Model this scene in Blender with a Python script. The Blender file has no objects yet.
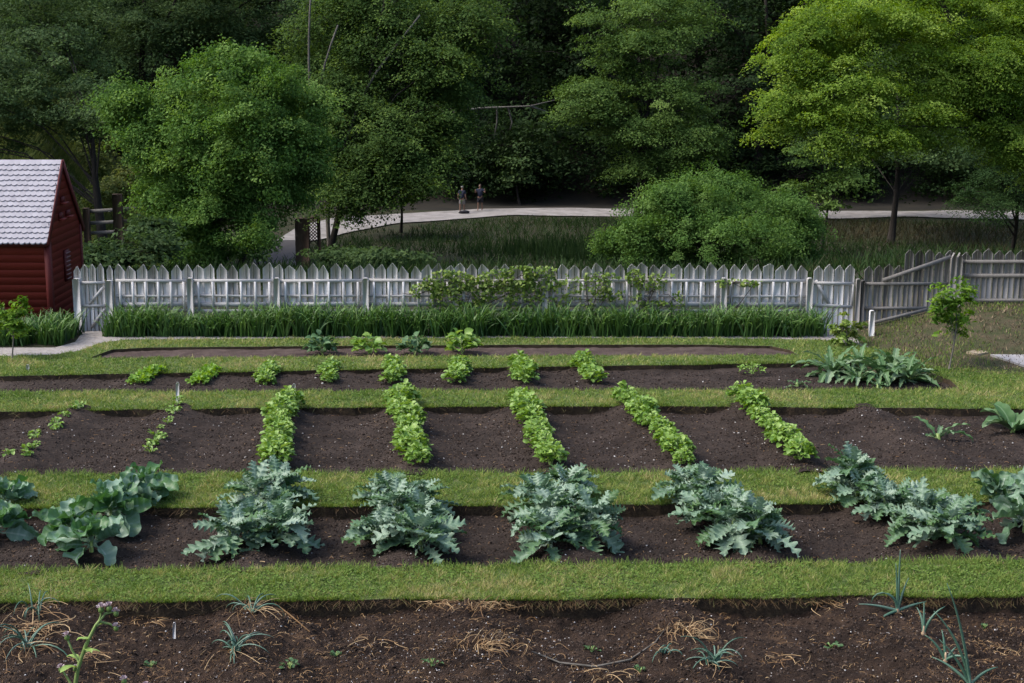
import bpy, bmesh, math
import numpy as np
from mathutils import Vector

SC = bpy.context.scene
COL = SC.collection
RNG = np.random.default_rng(7)
R = math.radians

# ------------------------------------------------------------------ camera
F, PITCH, H = 1500.0, math.atan(301 / 1500.0), 5.5
cp, sp = math.cos(PITCH), math.sin(PITCH)
cam_d = bpy.data.cameras.new('camera'); cam = bpy.data.objects.new('camera', cam_d); COL.objects.link(cam)
cam.location = (0, 0, H); cam.rotation_euler = (math.pi / 2 - PITCH, 0, 0)
cam_d.sensor_width = 36; cam_d.lens = 36 * F / 1024
cam_d.clip_end = 1000; SC.camera = cam


def ray(px, py):
    a = (px - 512) / F; b = (341.5 - py) / F
    return np.array([a, cp + b * sp, -sp + b * cp])


def G(px, py, z=0.0):
    d = ray(px, py); t = (z - H) / d[2]
    return np.array([d[0] * t, d[1] * t, z])


def at(px, py, Y):
    d = ray(px, py); t = Y / d[1]
    return np.array([d[0] * t, Y, H + d[2] * t])


# ------------------------------------------------------------------ noise
def _hash(i, j, seed):
    n = (i * 374761393 + j * 668265263 + seed * 974711) & 0x7fffffff
    n = ((n ^ (n >> 13)) * 1274126177) & 0x7fffffff
    return ((n ^ (n >> 16)) & 0xffff) / 65535.0


def vnoise(x, y, seed=0):
    x = np.asarray(x, float); y = np.asarray(y, float)
    xi = np.floor(x).astype(np.int64); yi = np.floor(y).astype(np.int64)
    u = x - xi; v = y - yi
    u = u * u * (3 - 2 * u); v = v * v * (3 - 2 * v)
    a = _hash(xi, yi, seed); b = _hash(xi + 1, yi, seed); c = _hash(xi, yi + 1, seed); d = _hash(xi + 1, yi + 1, seed)
    return (a * (1 - u) + b * u) * (1 - v) + (c * (1 - u) + d * u) * v


def fbm(x, y, seed=0, oct=4, gain=.5):
    s = 0; a = 1; t = 0
    for k in range(oct):
        s = s + a * vnoise(x * 2 ** k, y * 2 ** k, seed + k * 17); t += a; a *= gain
    return s / t


def sstep(a, b, x):
    t = np.clip((np.asarray(x, float) - a) / (b - a), 0, 1); return t * t * (3 - 2 * t)


# ------------------------------------------------------------------ mesh builder
class MB:
    def __init__(self):
        self.v = []; self.f = []; self.t = []; self.n = 0

    def add(self, v, f, tint=0.5):
        v = np.asarray(v, float).reshape(-1, 3); f = np.asarray(f, int)
        if len(f) == 0: return
        self.v.append(v); self.f.append(f + self.n)
        tt = np.asarray(tint, float)
        self.t.append(np.full(len(f), float(tt)) if tt.ndim == 0 else tt)
        self.n += len(v)

    def box(self, c, s, tint=.5, rot=None):
        x, y, z = np.array(s) / 2
        v = np.array([[-x, -y, -z], [x, -y, -z], [x, y, -z], [-x, y, -z], [-x, -y, z], [x, -y, z], [x, y, z], [-x, y, z]])
        if rot is not None: v = v @ np.array(rot).T
        self.add(v + np.array(c), [[0, 3, 2, 1], [4, 5, 6, 7], [0, 1, 5, 4], [1, 2, 6, 5], [2, 3, 7, 6], [3, 0, 4, 7]], tint)

    def bar(self, a, b, w, h, tint=.5, up=(0, 0, 1)):
        a = np.array(a, float); b = np.array(b, float); d = b - a; L = np.linalg.norm(d); d /= L
        up = np.array(up, float); s = np.cross(d, up); s /= np.linalg.norm(s); u = np.cross(s, d)
        self.box((a + b) / 2, (L, w, h), tint, np.stack([d, s, u], 1))

    def prism(self, poly, y0, y1, tint=.5):
        """polygon in xz, extruded along y"""
        n = len(poly); p = np.array(poly, float)
        v = np.concatenate([np.stack([p[:, 0], np.full(n, y0), p[:, 1]], 1), np.stack([p[:, 0], np.full(n, y1), p[:, 1]], 1)])
        b = self.n
        self.v.append(v); self.n += 2 * n
        for i in range(n):
            j = (i + 1) % n
            self.f.append(np.array([[i + b, j + b, j + n + b, i + n + b]])); self.t.append(np.array([tint]))
        # caps fan
        c0 = [[0 + b, i + b, i + 1 + b] for i in range(1, n - 1)]
        c1 = [[n + b, n + i + 1 + b, n + i + b] for i in range(1, n - 1)]
        self.f.append(np.array(c0 + c1)); self.t.append(np.full(len(c0) * 2, tint))

    def tube(self, pts, rad, sides=6, tint=.5, cap=True):
        pts = np.asarray(pts, float); n = len(pts)
        rad = np.full(n, rad) if np.ndim(rad) == 0 else np.asarray(rad, float)
        tan = np.gradient(pts, axis=0); tan /= (np.linalg.norm(tan, axis=1)[:, None] + 1e-9)
        ref = np.array([0, 0, 1.]) if abs(tan[0, 2]) < .8 else np.array([1., 0, 0])
        s = np.cross(tan, ref); s /= (np.linalg.norm(s, axis=1)[:, None] + 1e-9); u = np.cross(s, tan)
        a = np.arange(sides) / sides * 2 * np.pi
        v = pts[:, None] + rad[:, None, None] * (np.cos(a)[None, :, None] * s[:, None] + np.sin(a)[None, :, None] * u[:, None])
        i = np.arange(n - 1)[:, None]; j = np.arange(sides)[None]; k = (j + 1) % sides
        f = np.stack(np.broadcast_arrays(i * sides + j, i * sides + k, (i + 1) * sides + k, (i + 1) * sides + j), -1).reshape(-1, 4)
        self.add(v.reshape(-1, 3), f, tint)
        if cap:
            b = self.n - n * sides
            for o in (0, (n - 1) * sides):
                self.f.append(np.array([[b + o, b + o + q, b + o + q + 1] for q in range(1, sides - 1)])); self.t.append(np.full(sides - 2, tint))

    def build(self, name, material, parent=None, smooth=False, loc=None):
        me = bpy.data.meshes.new(name)
        v = np.concatenate(self.v)
        if loc is not None: v = v - np.array(loc)
        lt = np.concatenate([np.full(len(f), f.shape[1]) for f in self.f]); li = np.concatenate([f.ravel() for f in self.f])
        ls = np.concatenate([[0], np.cumsum(lt)[:-1]])
        me.vertices.add(len(v)); me.vertices.foreach_set('co', v.astype(np.float32).ravel())
        me.loops.add(len(li)); me.loops.foreach_set('vertex_index', li.astype(np.int32))
        me.polygons.add(len(lt)); me.polygons.foreach_set('loop_start', ls.astype(np.int32))
        me.polygons.foreach_set('loop_total', lt.astype(np.int32))
        if smooth: me.polygons.foreach_set('use_smooth', np.ones(len(lt), bool))
        at_ = me.attributes.new('tint', 'FLOAT', 'FACE'); at_.data.foreach_set('value', np.concatenate(self.t).astype(np.float32))
        me.update(calc_edges=True)
        me.materials.append(material)
        o = bpy.data.objects.new(name, me); COL.objects.link(o)
        if parent is not None: o.parent = parent
        if loc is not None: o.location = tuple(loc)
        return o


def tag(o, label=None, cat=None, group=None, kind=None):
    if label: o['label'] = label
    if cat: o['category'] = cat
    if group: o['group'] = group
    if kind: o['kind'] = kind
    return o


def thing(name, label, cat, loc=(0, 0, 0), rz=0.0, group=None):
    o = bpy.data.objects.new(name, None); COL.objects.link(o)
    o.location = tuple(float(c) for c in loc); o.rotation_euler = (0, 0, rz); o.empty_display_size = .2
    return tag(o, label, cat, group)


def dup(root, loc, rz=0.0, s=1.0, label=None, group=None):
    r = root.copy(); COL.objects.link(r)
    r.location = tuple(float(c) for c in loc); r.rotation_euler = (0, 0, rz); r.scale = (s, s, s)
    if label: r['label'] = label
    if group: r['group'] = group
    for ch in list(root.children):
        c = ch.copy(); COL.objects.link(c); c.parent = r
        for g in list(ch.children):
            d = g.copy(); COL.objects.link(d); d.parent = c
    return r


# ------------------------------------------------------------------ materials
def mat(name, stops, rough=.7, trans=0.0, noise=None, bump=None, spec=.3, attr=True, stretch=(1, 1, 1), noise_amt=.5, sheen=0):
    """stops: colours along tint/2 in 0..1 ; noise=(scale,detail) modulates the tint"""
    m = bpy.data.materials.new(name); m.use_nodes = True
    nt = m.node_tree; N = nt.nodes; L = nt.links
    bs = N['Principled BSDF']; out = N['Material Output']
    bs.inputs['Roughness'].default_value = rough; bs.inputs['Specular IOR Level'].default_value = spec
    ramp = N.new('ShaderNodeValToRGB')
    cr = ramp.color_ramp
    n = len(stops)
    while len(cr.elements) < n: cr.elements.new(.5)
    for i, s in enumerate(stops):
        if len(s) == 4: p, c = s[0], s[1:]
        else: p, c = i / (n - 1), s
        cr.elements[i].position = p; cr.elements[i].color = (*c, 1)
    fac = None
    if attr:
        a = N.new('ShaderNodeAttribute'); a.attribute_name = 'tint'; fac = a.outputs['Fac']
    tc = N.new('ShaderNodeTexCoord'); mp = N.new('ShaderNodeMapping'); mp.inputs['Scale'].default_value = stretch
    L.new(tc.outputs['Object'], mp.inputs['Vector'])
    if noise:
        nz = N.new('ShaderNodeTexNoise'); nz.inputs['Scale'].default_value = noise[0]; nz.inputs['Detail'].default_value = noise[1]
        nz.inputs['Roughness'].default_value = .65
        L.new(mp.outputs[0], nz.inputs['Vector'])
        if fac is not None:
            ma = N.new('ShaderNodeMath'); ma.operation = 'MULTIPLY_ADD'; L.new(nz.outputs['Fac'], ma.inputs[0])
            ma.inputs[1].default_value = noise_amt
            sb = N.new('ShaderNodeMath'); sb.operation = 'SUBTRACT'; L.new(fac, sb.inputs[0]); sb.inputs[1].default_value = noise_amt / 2
            L.new(sb.outputs[0], ma.inputs[2]); fac = ma.outputs[0]
        else:
            mr = N.new('ShaderNodeMapRange'); mr.inputs['From Min'].default_value = .28; mr.inputs['From Max'].default_value = .72
            L.new(nz.outputs['Fac'], mr.inputs['Value']); fac = mr.outputs[0]
    L.new(fac, ramp.inputs['Fac']); L.new(ramp.outputs['Color'], bs.inputs['Base Color'])
    if bump:
        for k, (sc_, dist, st) in enumerate(bump):
            nb = N.new('ShaderNodeTexNoise'); nb.inputs['Scale'].default_value = sc_; nb.inputs['Detail'].default_value = 6
            nb.inputs['Roughness'].default_value = .7
            L.new(mp.outputs[0], nb.inputs['Vector'])
            b = N.new('ShaderNodeBump'); b.inputs['Strength'].default_value = st; b.inputs['Distance'].default_value = dist
            L.new(nb.outputs['Fac'], b.inputs['Height'])
            if k: L.new(prev.outputs[0], b.inputs['Normal'])
            prev = b
        L.new(prev.outputs[0], bs.inputs['Normal'])
    if trans:
        tr = N.new('ShaderNodeBsdfTranslucent'); mx = N.new('ShaderNodeMixShader'); mx.inputs[0].default_value = trans
        hs = N.new('ShaderNodeHueSaturation'); hs.inputs['Hue'].default_value = .485; hs.inputs['Saturation'].default_value = 1.15; hs.inputs['Value'].default_value = 1.2
        L.new(ramp.outputs['Color'], hs.inputs['Color']); L.new(hs.outputs[0], tr.inputs['Color'])
        L.new(bs.outputs[0], mx.inputs[1]); L.new(tr.outputs[0], mx.inputs[2]); L.new(mx.outputs[0], out.inputs['Surface'])
    return m


M = {}
M['soil'] = mat('soil', [(.022, .0155, .0125), (.038, .028, .023), (.054, .040, .033), (.08, .06, .05)], .95, noise=(1.6, 13), attr=False,
                bump=[(12, .06, .9), (55, .03, 1.)], spec=.15)
M['frontsoil'] = mat('straw_flecked_soil', [(.012, .008, .0065), (.030, .020, .015), (.056, .037, .027), (.12, .075, .045)], .95, noise=(3, 14), attr=False, bump=[(16, .06, .9), (80, .025, 1.)], spec=.12)
M['drysoil'] = mat('dry_pinkish_soil', [(.045, .032, .028), (.075, .055, .048), (.11, .082, .072)], .95, noise=(5, 9), attr=False, bump=[(30, .04, .8)], spec=.1)
M['clod'] = mat('soil_clod', [(.014, .010, .008), (.045, .033, .027), (.12, .092, .074)], .95, noise=(40, 3), noise_amt=.4, spec=.1)
M['perlite'] = mat('pale_grit', [(.2, .17, .15), (.6, .58, .56)], .8)
M['straw'] = mat('straw', [(.075, .04, .018), (.21, .12, .05), (.48, .35, .19)], .7, trans=.15)
M['lawn'] = mat('lawn_ground', [(.05, .075, .02), (.09, .125, .035), (.15, .15, .055)], .95, noise=(6, 8), attr=False, bump=[(60, .03, .8)])
M['edge'] = mat('sod_edge', [(.018, .013, .009), (.05, .034, .02), (.085, .06, .03)], .95, noise=(14, 6), attr=False, bump=[(40, .03, .9)])
M['blade'] = mat('grass_blade', [(0, .075, .145, .024), (.45, .17, .25, .055), (.8, .28, .31, .09), (1, .45, .38, .19)], .7, trans=.3, spec=.15)
M['deadgrass'] = mat('dead_grass', [(.035, .021, .010), (.11, .065, .028), (.12, .12, .04)], .7, trans=.2)
M['terrain'] = mat('terrain_soil_and_grass', [(.010, .015, .005), (.02, .026, .009), (.03, .027, .013), (.05, .036, .022)], .95, noise=(1.3, 9), attr=False, bump=[(9, .1, .7)])
M['slope'] = mat('dry_slope_grass', [(.028, .04, .011), (.048, .052, .019), (.07, .058, .03), (.12, .09, .055)], .95, noise=(3.2, 9), attr=False, bump=[(30, .05, .8)])
M['forestfloor'] = mat('forest_floor', [(.006, .006, .004), (.014, .012, .008), (.024, .019, .012)], .95, noise=(.8, 8), attr=False)
M['leftbank'] = mat('rough_bank_grass', [(.045, .055, .018), (.085, .09, .034), (.15, .12, .065)], .95, noise=(.9, 8), attr=False, bump=[(6, .1, .8)])
M['gravel'] = mat('pale_gravel', [(.18, .16, .14), (.29, .265, .25), (.38, .355, .34)], .9, noise=(14, 8), attr=False, bump=[(60, .02, .8)])
M['farpath'] = mat('far_gravel', [(.14, .13, .12), (.23, .215, .205), (.31, .29, .28)], .9, noise=(1.2, 8), attr=False, bump=[(8, .05, .7)])
M['dirt'] = mat('pink_dirt', [(.24, .17, .14), (.36, .27, .23)], .95, noise=(1, 6), attr=False)
M['kale'] = mat('kale_leaf', [(0, .06, .13, .03), (.2, .095, .18, .095), (.5, .245, .335, .25), (1, .38, .44, .36)], .55, trans=.2, noise=(25, 4), noise_amt=.25, spec=.4)
M['collard'] = mat('collard_leaf', [(0, .045, .125, .025), (.25, .075, .175, .06), (.5, .17, .275, .195), (1, .36, .44, .34)], .5, trans=.25, noise=(18, 4), noise_amt=.2, spec=.45)
M['veg'] = mat('vegetable_leaf', [(0, .085, .18, .028), (.22, .175, .305, .05), (.5, .32, .445, .12), (1, .45, .5, .25)], .45, trans=.3, noise=(30, 3), noise_amt=.2, spec=.4)
M['lettuce'] = mat('lettuce_leaf', [(0, .09, .19, .025), (.25, .18, .33, .045), (.5, .28, .42, .08), (1, .38, .45, .2)], .5, trans=.35, noise=(30, 3), noise_amt=.2)
M['dkveg'] = mat('dark_vegetable_leaf', [(0, .045, .10, .035), (.25, .08, .16, .06), (.5, .14, .22, .11), (1, .3, .36, .2)], .5, trans=.25)
M['cardoon'] = mat('cardoon_leaf', [(0, .05, .12, .035), (.25, .09, .17, .065), (.5, .18, .26, .15), (1, .38, .43, .33)], .6, trans=.2, noise=(25, 3), noise_amt=.2)
M['onion'] = mat('onion_leaf', [(0, .035, .09, .05), (.25, .07, .15, .10), (.5, .14, .22, .17), (1, .3, .33, .2)], .4, trans=.1, spec=.45)
M['bulb'] = mat('onion_bulb', [(.3, .2, .12), (.45, .34, .22)], .5)
M['stemgreen'] = mat('green_stem', [(.12, .2, .04), (.26, .34, .12)], .5)
M['lilac'] = mat('faded_lilac_flower', [(.30, .22, .24), (.5, .4, .43), (.6, .52, .52)], .8)
M['lily'] = mat('daylily_blade', [(0, .018, .055, .012), (.3, .04, .105, .02), (.6, .085, .18, .035), (1, .16, .25, .07)], .5, trans=.2, spec=.35)
M['vine'] = mat('vine_leaf', [(0, .05, .11, .018), (.3, .115, .20, .03), (.6, .2, .28, .055), (1, .3, .35, .1)], .5, trans=.3)
M['wood'] = mat('weathered_wood', [(.18, .17, .165), (.36, .35, .345), (.51, .50, .495), (.62, .61, .605)], .85, noise=(9, 6), noise_amt=.7, stretch=(3.5, 3.5, .5), bump=[(12, .01, .5)])
M['railwood'] = mat('weathered_rail', [(.19, .18, .17), (.35, .34, .33), (.50, .49, .48)], .85, noise=(9, 6), noise_amt=.6, stretch=(.5, 3, 3), bump=[(12, .01, .5)])
M['oldwood'] = mat('stained_old_wood', [(.07, .064, .058), (.145, .136, .127), (.215, .203, .19), (.27, .255, .24)], .85, noise=(8, 6), noise_amt=.8, stretch=(3.5, 3.5, .5), bump=[(12, .01, .5)])
M['brownwood'] = mat('brown_wood', [(.03, .02, .015), (.07, .045, .032)], .9, noise=(6, 5), attr=False, stretch=(3, 3, .5))
M['redwall'] = mat('barn_red_paint', [(.10, .011, .007), (.15, .016, .010), (.185, .026, .017)], .65, noise=(6, 6), noise_amt=.5, stretch=(.5, .5, 3))
M['darkred'] = mat('dark_red_trim', [(.07, .010, .009), (.11, .014, .012)], .65)
M['louvre'] = mat('faded_louvre', [(.12, .06, .055), (.2, .11, .10)], .8)
M['shingle'] = mat('pale_shingle', [(.19, .18, .2), (.32, .305, .335), (.41, .395, .43)], .7, noise=(12, 5), noise_amt=.4)
M['dark'] = mat('dark_opening', [(.012, .009, .008), (.02, .015, .013)], .9)
M['bridge'] = mat('grey_bridge_boards', [(.05, .045, .045), (.085, .08, .08)], .9, noise=(3, 6), attr=False, stretch=(.3, 3, 1))
M['bark'] = mat('dark_bark', [(.012, .010, .008), (.032, .026, .021)], .95, noise=(5, 6), attr=False, stretch=(2, 2, .4), bump=[(10, .05, .8)])
M['palebark'] = mat('pale_bark', [(.06, .055, .045), (.16, .145, .125)], .9, noise=(4, 5), attr=False, stretch=(2, 2, .5))
M['stone'] = mat('tan_stone', [(.2, .16, .11), (.34, .28, .2)], .9, noise=(6, 6), attr=False)
M['concrete'] = mat('pale_concrete', [(.26, .245, .24), (.36, .34, .335)], .9, noise=(5, 6), attr=False)
M['skin'] = mat('skin', [(.20, .115, .08), (.26, .15, .11)], .6)
M['navy'] = mat('navy_cloth', [(.012, .016, .035), (.022, .028, .06)], .8)
M['greycloth'] = mat('grey_cloth', [(.16, .145, .14), (.24, .215, .21)], .85)
M['darkcloth'] = mat('dark_cloth', [(.015, .015, .02), (.03, .03, .035)], .85)
M['hair'] = mat('pale_hair', [(.25, .25, .22), (.38, .37, .33)], .8)
M['brownhair'] = mat('brown_hair', [(.05, .035, .025), (.09, .06, .04)], .8)


def leafmat(name, a, b, c, trans=.3):
    return mat(name, [(0, *a), (.5, *b), (1, *c)], .75, trans=trans + .08, spec=.12)


M['maple'] = leafmat('maple_leaf', (.04, .09, .018), (.085, .175, .035), (.18, .29, .07))
M['midtree'] = leafmat('mid_tree_leaf', (.034, .062, .022), (.06, .105, .036), (.11, .17, .06))
M['bankleaf'] = leafmat('bank_shrub_leaf', (.05, .075, .02), (.10, .135, .035), (.17, .18, .06))
M['oak'] = leafmat('yellow_green_leaf', (.06, .12, .016), (.15, .25, .034), (.29, .405, .08), .38)
M['arch'] = leafmat('arching_tree_leaf', (.03, .062, .014), (.065, .12, .028), (.15, .23, .05))
M['layer'] = leafmat('layered_tree_leaf', (.045, .09, .02), (.085, .15, .035), (.17, .26, .065))
M['bush'] = leafmat('round_bush_leaf', (.045, .10, .02), (.08, .16, .034), (.15, .25, .065))
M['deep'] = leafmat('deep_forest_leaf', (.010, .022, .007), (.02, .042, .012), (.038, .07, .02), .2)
M['conifer'] = leafmat('conifer_needles', (.02, .045, .014), (.035, .075, .022), (.06, .11, .03), .2)
M['sapling'] = leafmat('sapling_leaf', (.06, .13, .02), (.13, .25, .035), (.24, .36, .06), .35)
M['bankgrass'] = leafmat('bank_grass', (.013, .03, .009), (.027, .055, .014), (.05, .043, .022), .2)
M['litter'] = mat('leaf_litter', [(.06, .04, .025), (.14, .10, .06), (.26, .2, .13)], .9)

# ------------------------------------------------------------------ world and light
w = bpy.data.worlds.new('World'); SC.world = w; w.use_nodes = True
wn = w.node_tree; bg = wn.nodes['Background']
sky = wn.nodes.new('ShaderNodeTexSky'); sky.sky_type = 'NISHITA'; sky.sun_disc = False
SUN = np.array([-.62, -.04, .80]); SUN /= np.linalg.norm(SUN)
el = math.asin(SUN[2]); azm = math.atan2(SUN[0], SUN[1])
sky.sun_elevation = el; sky.sun_rotation = azm
sky.air_density = 1.0; sky.dust_density = 3.0; sky.ozone_density = 1.0
wn.links.new(sky.outputs[0], bg.inputs['Color']); bg.inputs['Strength'].default_value = .13
sd = bpy.data.lights.new('sun', 'SUN'); sd.energy = 1.4; sd.angle = R(18); sd.color = (1, .95, .88)
so = bpy.data.objects.new('sun', sd); COL.objects.link(so)
so.rotation_euler = Vector(SUN).to_track_quat('Z', 'Y').to_euler(); so.location = tuple(SUN * 60)
SC.view_settings.view_transform = 'Standard'; SC.view_settings.look = 'None'; SC.view_settings.gamma = 1
SC.view_settings.exposure = 1.27

# ------------------------------------------------------------------ terrain
YF = G(512, 330)[1]                     # depth of the fence


def natural(x, y):
    x = np.asarray(x, float); y = np.asarray(y, float)
    z = .55 * sstep(6.2, 9.2, x) * sstep(24.2, 28.6, y) * (1 - sstep(31, 45, y))
    z = z - 5.6 * sstep(30.5, 72, y)
    z = z + np.where(y > 103, (y - 103) * .5, 0) * sstep(103, 112, y)
    z = z + np.maximum(11.0 - y, 0) * .33 - .25 * sstep(12.2, 10.6, y) * (y < 12.2) * 0      # bank under the camera
    lim = -.225 * y - 1.5
    left = sstep(0, 7, lim - x) * (y > 31) * sstep(31, 36, y)
    z = z * (1 - left) + left * np.minimum(.045 * (y - 31), 3.2) + left * np.where(y > 103, (y - 103) * .5, 0)
    side = np.maximum(np.abs(x) - 55, 0)
    z = z + side * .25 * sstep(40, 80, y)
    z = z + .5 * (fbm(x * .12, y * .12, 3, 3) - .5) * sstep(31, 40, y)
    return z


def pit(x, y):
    p = (y > 11.2) & (y < 27.55)
    p &= ~((x > 5.9) & (y > 24.3)) & ~((x < -7.5) & (y > 26.1)) & ~((x < -6.2) & (y > 27.05))
    return p


def terrain_sheet():
    ys = np.unique(np.concatenate([np.linspace(-40, 10, 40), np.arange(10, 34, .15), np.arange(34, 110, .6), np.arange(110, 330, 4.)]))
    xs = np.unique(np.concatenate([np.arange(-260, -40, 6.), np.arange(-40, -12, .6), np.arange(-12, 14, .15), np.arange(14, 40, .6), np.arange(40, 261, 6.)]))
    X, Y = np.meshgrid(xs, ys)
    Z = natural(X, Y) - .015
    Z = np.where(pit(X, Y), -.45, Z)
    Z = Z + np.where((Y > 24.3) & (X > 6.2) & (Y < 31), .03 * (fbm(X * 3, Y * 3, 5) - .5), 0)
    nx, ny = len(xs), len(ys)
    i, j = np.meshgrid(np.arange(ny - 1), np.arange(nx - 1), indexing='ij')
    f = np.stack([i * nx + j, i * nx + j + 1, (i + 1) * nx + j + 1, (i + 1) * nx + j], -1).reshape(-1, 4)
    mb = MB(); mb.add(np.stack([X, Y, Z], -1).reshape(-1, 3), f)
    o = mb.build('ground', M['terrain'], smooth=True); o['kind'] = 'structure'
    # second material: the dry grass slope right of the garden
    o.data.materials.append(M['slope']); o.data.materials.append(M['forestfloor']); o.data.materials.append(M['leftbank'])
    cx = X[:-1, :-1].ravel(); cy = Y[:-1, :-1].ravel()
    mi = ((cx > 5.5) & (cy > 23) & (cy < 30.5)).astype(np.int32)
    mi[cy > 100.5] = 2; mi[(cy > 36) & (cy < 102) & (cx < -.225 * cy - 1.5)] = 3
    o.data.polygons.foreach_set('material_index', mi)


terrain_sheet()

# ------------------------------------------------------------------ lawn slabs and beds
XL, XR = -700, 1750


def edge(pts):
    """ground line through pixel points, extended sideways, as (x,y) arrays"""
    p = np.array([G(a, b)[:2] for a, b in pts])
    xs = np.arange(-15, 15.01, .12)
    if len(p) == 2:
        ys = p[0, 1] + (xs - p[0, 0]) * (p[1, 1] - p[0, 1]) / (p[1, 0] - p[0, 0])
    else:
        c = np.polyfit(p[:, 0], p[:, 1], 2); ys = np.polyval(c, np.clip(xs, p[0, 0] - 1, p[-1, 0] + 1))
    return xs, ys


E = {'A_near': edge([(0, 601.5), (1024, 596)]), 'A_far': edge([(0, 572), (1024, 561)]),
     'B_near': edge([(0, 508.5), (1024, 502.5)]), 'B_far': edge([(0, 475), (1024, 471)]),
     'C_near': edge([(0, 411.5), (512, 406.5), (1024, 409)]), 'C_far': edge([(0, 392.5), (1024, 389.5)]),
     'D_near': edge([(0, 376), (300, 370.5), (768, 363.5)]), 'D_far': edge([(0, 358.5), (512, 356), (1024, 354.5)])}
for k_, (xs_, ys_) in E.items():       # natural wobble of cut turf
    amp = .06 if 'near' in k_ else .05
    E[k_] = (xs_, ys_ + amp * 2 * (fbm(xs_ * 1.9, xs_ * 0 + ord(k_[0]), 11 + len(k_), 4, .65) - .5))


def slab(name, poly, zt=0.0, depth=.3, noise_z=.0):
    bm = bmesh.new()
    vs = [bm.verts.new((p[0], p[1], zt)) for p in poly]
    f = bm.faces.new(vs); f.normal_update()
    if f.normal.z < 0: f.normal_flip()
    r = bmesh.ops.extrude_face_region(bm, geom=[f])
    low = [v for v in r['geom'] if isinstance(v, bmesh.types.BMVert)]
    for v in low: v.co.z -= depth
    for fc in bm.faces: fc.material_index = 1
    f.material_index = 0
    # the moved region face is the bottom; the original stays the top
    bm.normal_update()
    for fc in bm.faces:
        if abs(fc.normal.z) > .5 and fc.calc_center_median().z > zt - depth / 2: fc.material_index = 0
    bmesh.ops.triangulate(bm, faces=[fc for fc in bm.faces if len(fc.verts) > 4])
    bmesh.ops.recalc_face_normals(bm, faces=bm.faces)
    me = bpy.data.meshes.new(name); bm.to_mesh(me); bm.free()
    me.materials.append(M['lawn']); me.materials.append(M['edge'])
    o = bpy.data.objects.new(name, me); COL.objects.link(o); o['kind'] = 'structure'
    return np.array(poly)


def strip_poly(a, b):
    (xa, ya), (xb, yb) = E[a], E[b]
    return list(zip(xa, ya)) + list(zip(xb[::-1], yb[::-1]))


POLY = {}
POLY['A'] = slab('grass_path', strip_poly('A_near', 'A_far'))
POLY['B'] = slab('grass_path', strip_poly('B_near', 'B_far'))
POLY['C'] = slab('grass_path', strip_poly('C_near', 'C_far'))
POLY['D'] = slab('grass_path', strip_poly('D_near', 'D_far'))
g2 = lambda px, py: tuple(G(px, py)[:2])
xD, yD = E['D_far']
xl, xr = g2(93, 357.5)[0], g2(797, 355.5)[0]
path_edge = [(-230, 357.8), (0, 356.0), (55, 354.5), (82, 350), (98, 343.5), (125, 339.6), (300, 338.3), (512, 337.9), (700, 338.2), (820, 339.6), (845, 343)]
eline = [g2(*p) for p in path_edge] + [g2(862, 347), g2(930, 352), g2(1300, 353)]
bedE = [g2(*p) for p in [(797, 354.5), (790, 350), (770, 346), (700, 344.6), (512, 344.8), (300, 346.2), (150, 347.5), (112, 349.5), (93, 356.5)]]
rp = [(x, y + .002) for x, y in zip(xD, yD) if x > xr][::-1]
lp = [(x, y + .002) for x, y in zip(xD, yD) if x < xl][::-1]
POLY['E'] = slab('grass_path', eline + rp + bedE + lp)
capD = [g2(*p) for p in [(960, 389), (950, 380), (932, 373), (900, 365), (1000, 363), (1400, 363), (1400, 388.6)]]
POLY['F'] = slab('grass_path', capD, zt=-.002)

VPX, VPY = 352, 39


def row_x(px0, py0, py):
    return px0 + (VPX - px0) * (py0 - py) / (py0 - VPY)


def soil_bed(name, y_near, y_far, rows, base=-.12, step=.03, ridge=.07, seed=1, width=.33, rough=.06, mkey='soil'):
    """soil sheet between two ground lines; rows = ground (x0,y0,x1,y1) lines that are hilled up"""
    xs = np.arange(-14, 14, step)
    ya = np.interp(xs, *y_near) - .12; yb = np.interp(xs, *y_far) + .12
    n = int(np.max(yb - ya) / step)
    T = np.linspace(0, 1, n)[:, None]
    X = np.broadcast_to(xs, (n, len(xs))); Y = ya + (yb - ya) * T
    Z = np.full(X.shape, base)
    rid = np.zeros_like(X)
    for (x0, y0, x1, y1) in rows:
        cx = x0 + (Y - y0) * (x1 - x0) / (y1 - y0)
        wob = .08 * (vnoise(Y * 2, Y * 0 + x0, seed) - .5)
        rid = np.maximum(rid, np.exp(-((X - cx + wob) / width) ** 2))
    Z = Z + ridge * (rid - .5)
    Z = Z + rough * (fbm(X * 2.2, Y * 2.2, seed, 5, .55) - .5) +   .6 * rough * (fbm(X * 9, Y * 9, seed + 5, 3, .7) - .5)
    n0, n1 = X.shape
    i, j = np.meshgrid(np.arange(n0 - 1), np.arange(n1 - 1), indexing='ij')
    f = np.stack([i * n1 + j, i * n1 + j + 1, (i + 1) * n1 + j + 1, (i + 1) * n1 + j], -1).reshape(-1, 4)
    mb = MB(); mb.add(np.stack([X, Y, Z], -1).reshape(-1, 3), f)
    o = mb.build(name, M[mkey], smooth=True); o['kind'] = 'structure'

    def h(x, y):
        ii = int(np.clip(np.searchsorted(xs, x), 0, n1 - 1))
        t = (y - ya[ii]) / (yb[ii] - ya[ii]); k = int(np.clip(t * (n - 1), 0, n - 1))
        return Z[k, ii]
    h.grid = (xs, ya, yb, Z)
    return h


def rowline(pa, pb, z=-.1):
    a = G(*pa, z); b = G(*pb, z); return (a[0], a[1], b[0], b[1])


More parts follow.
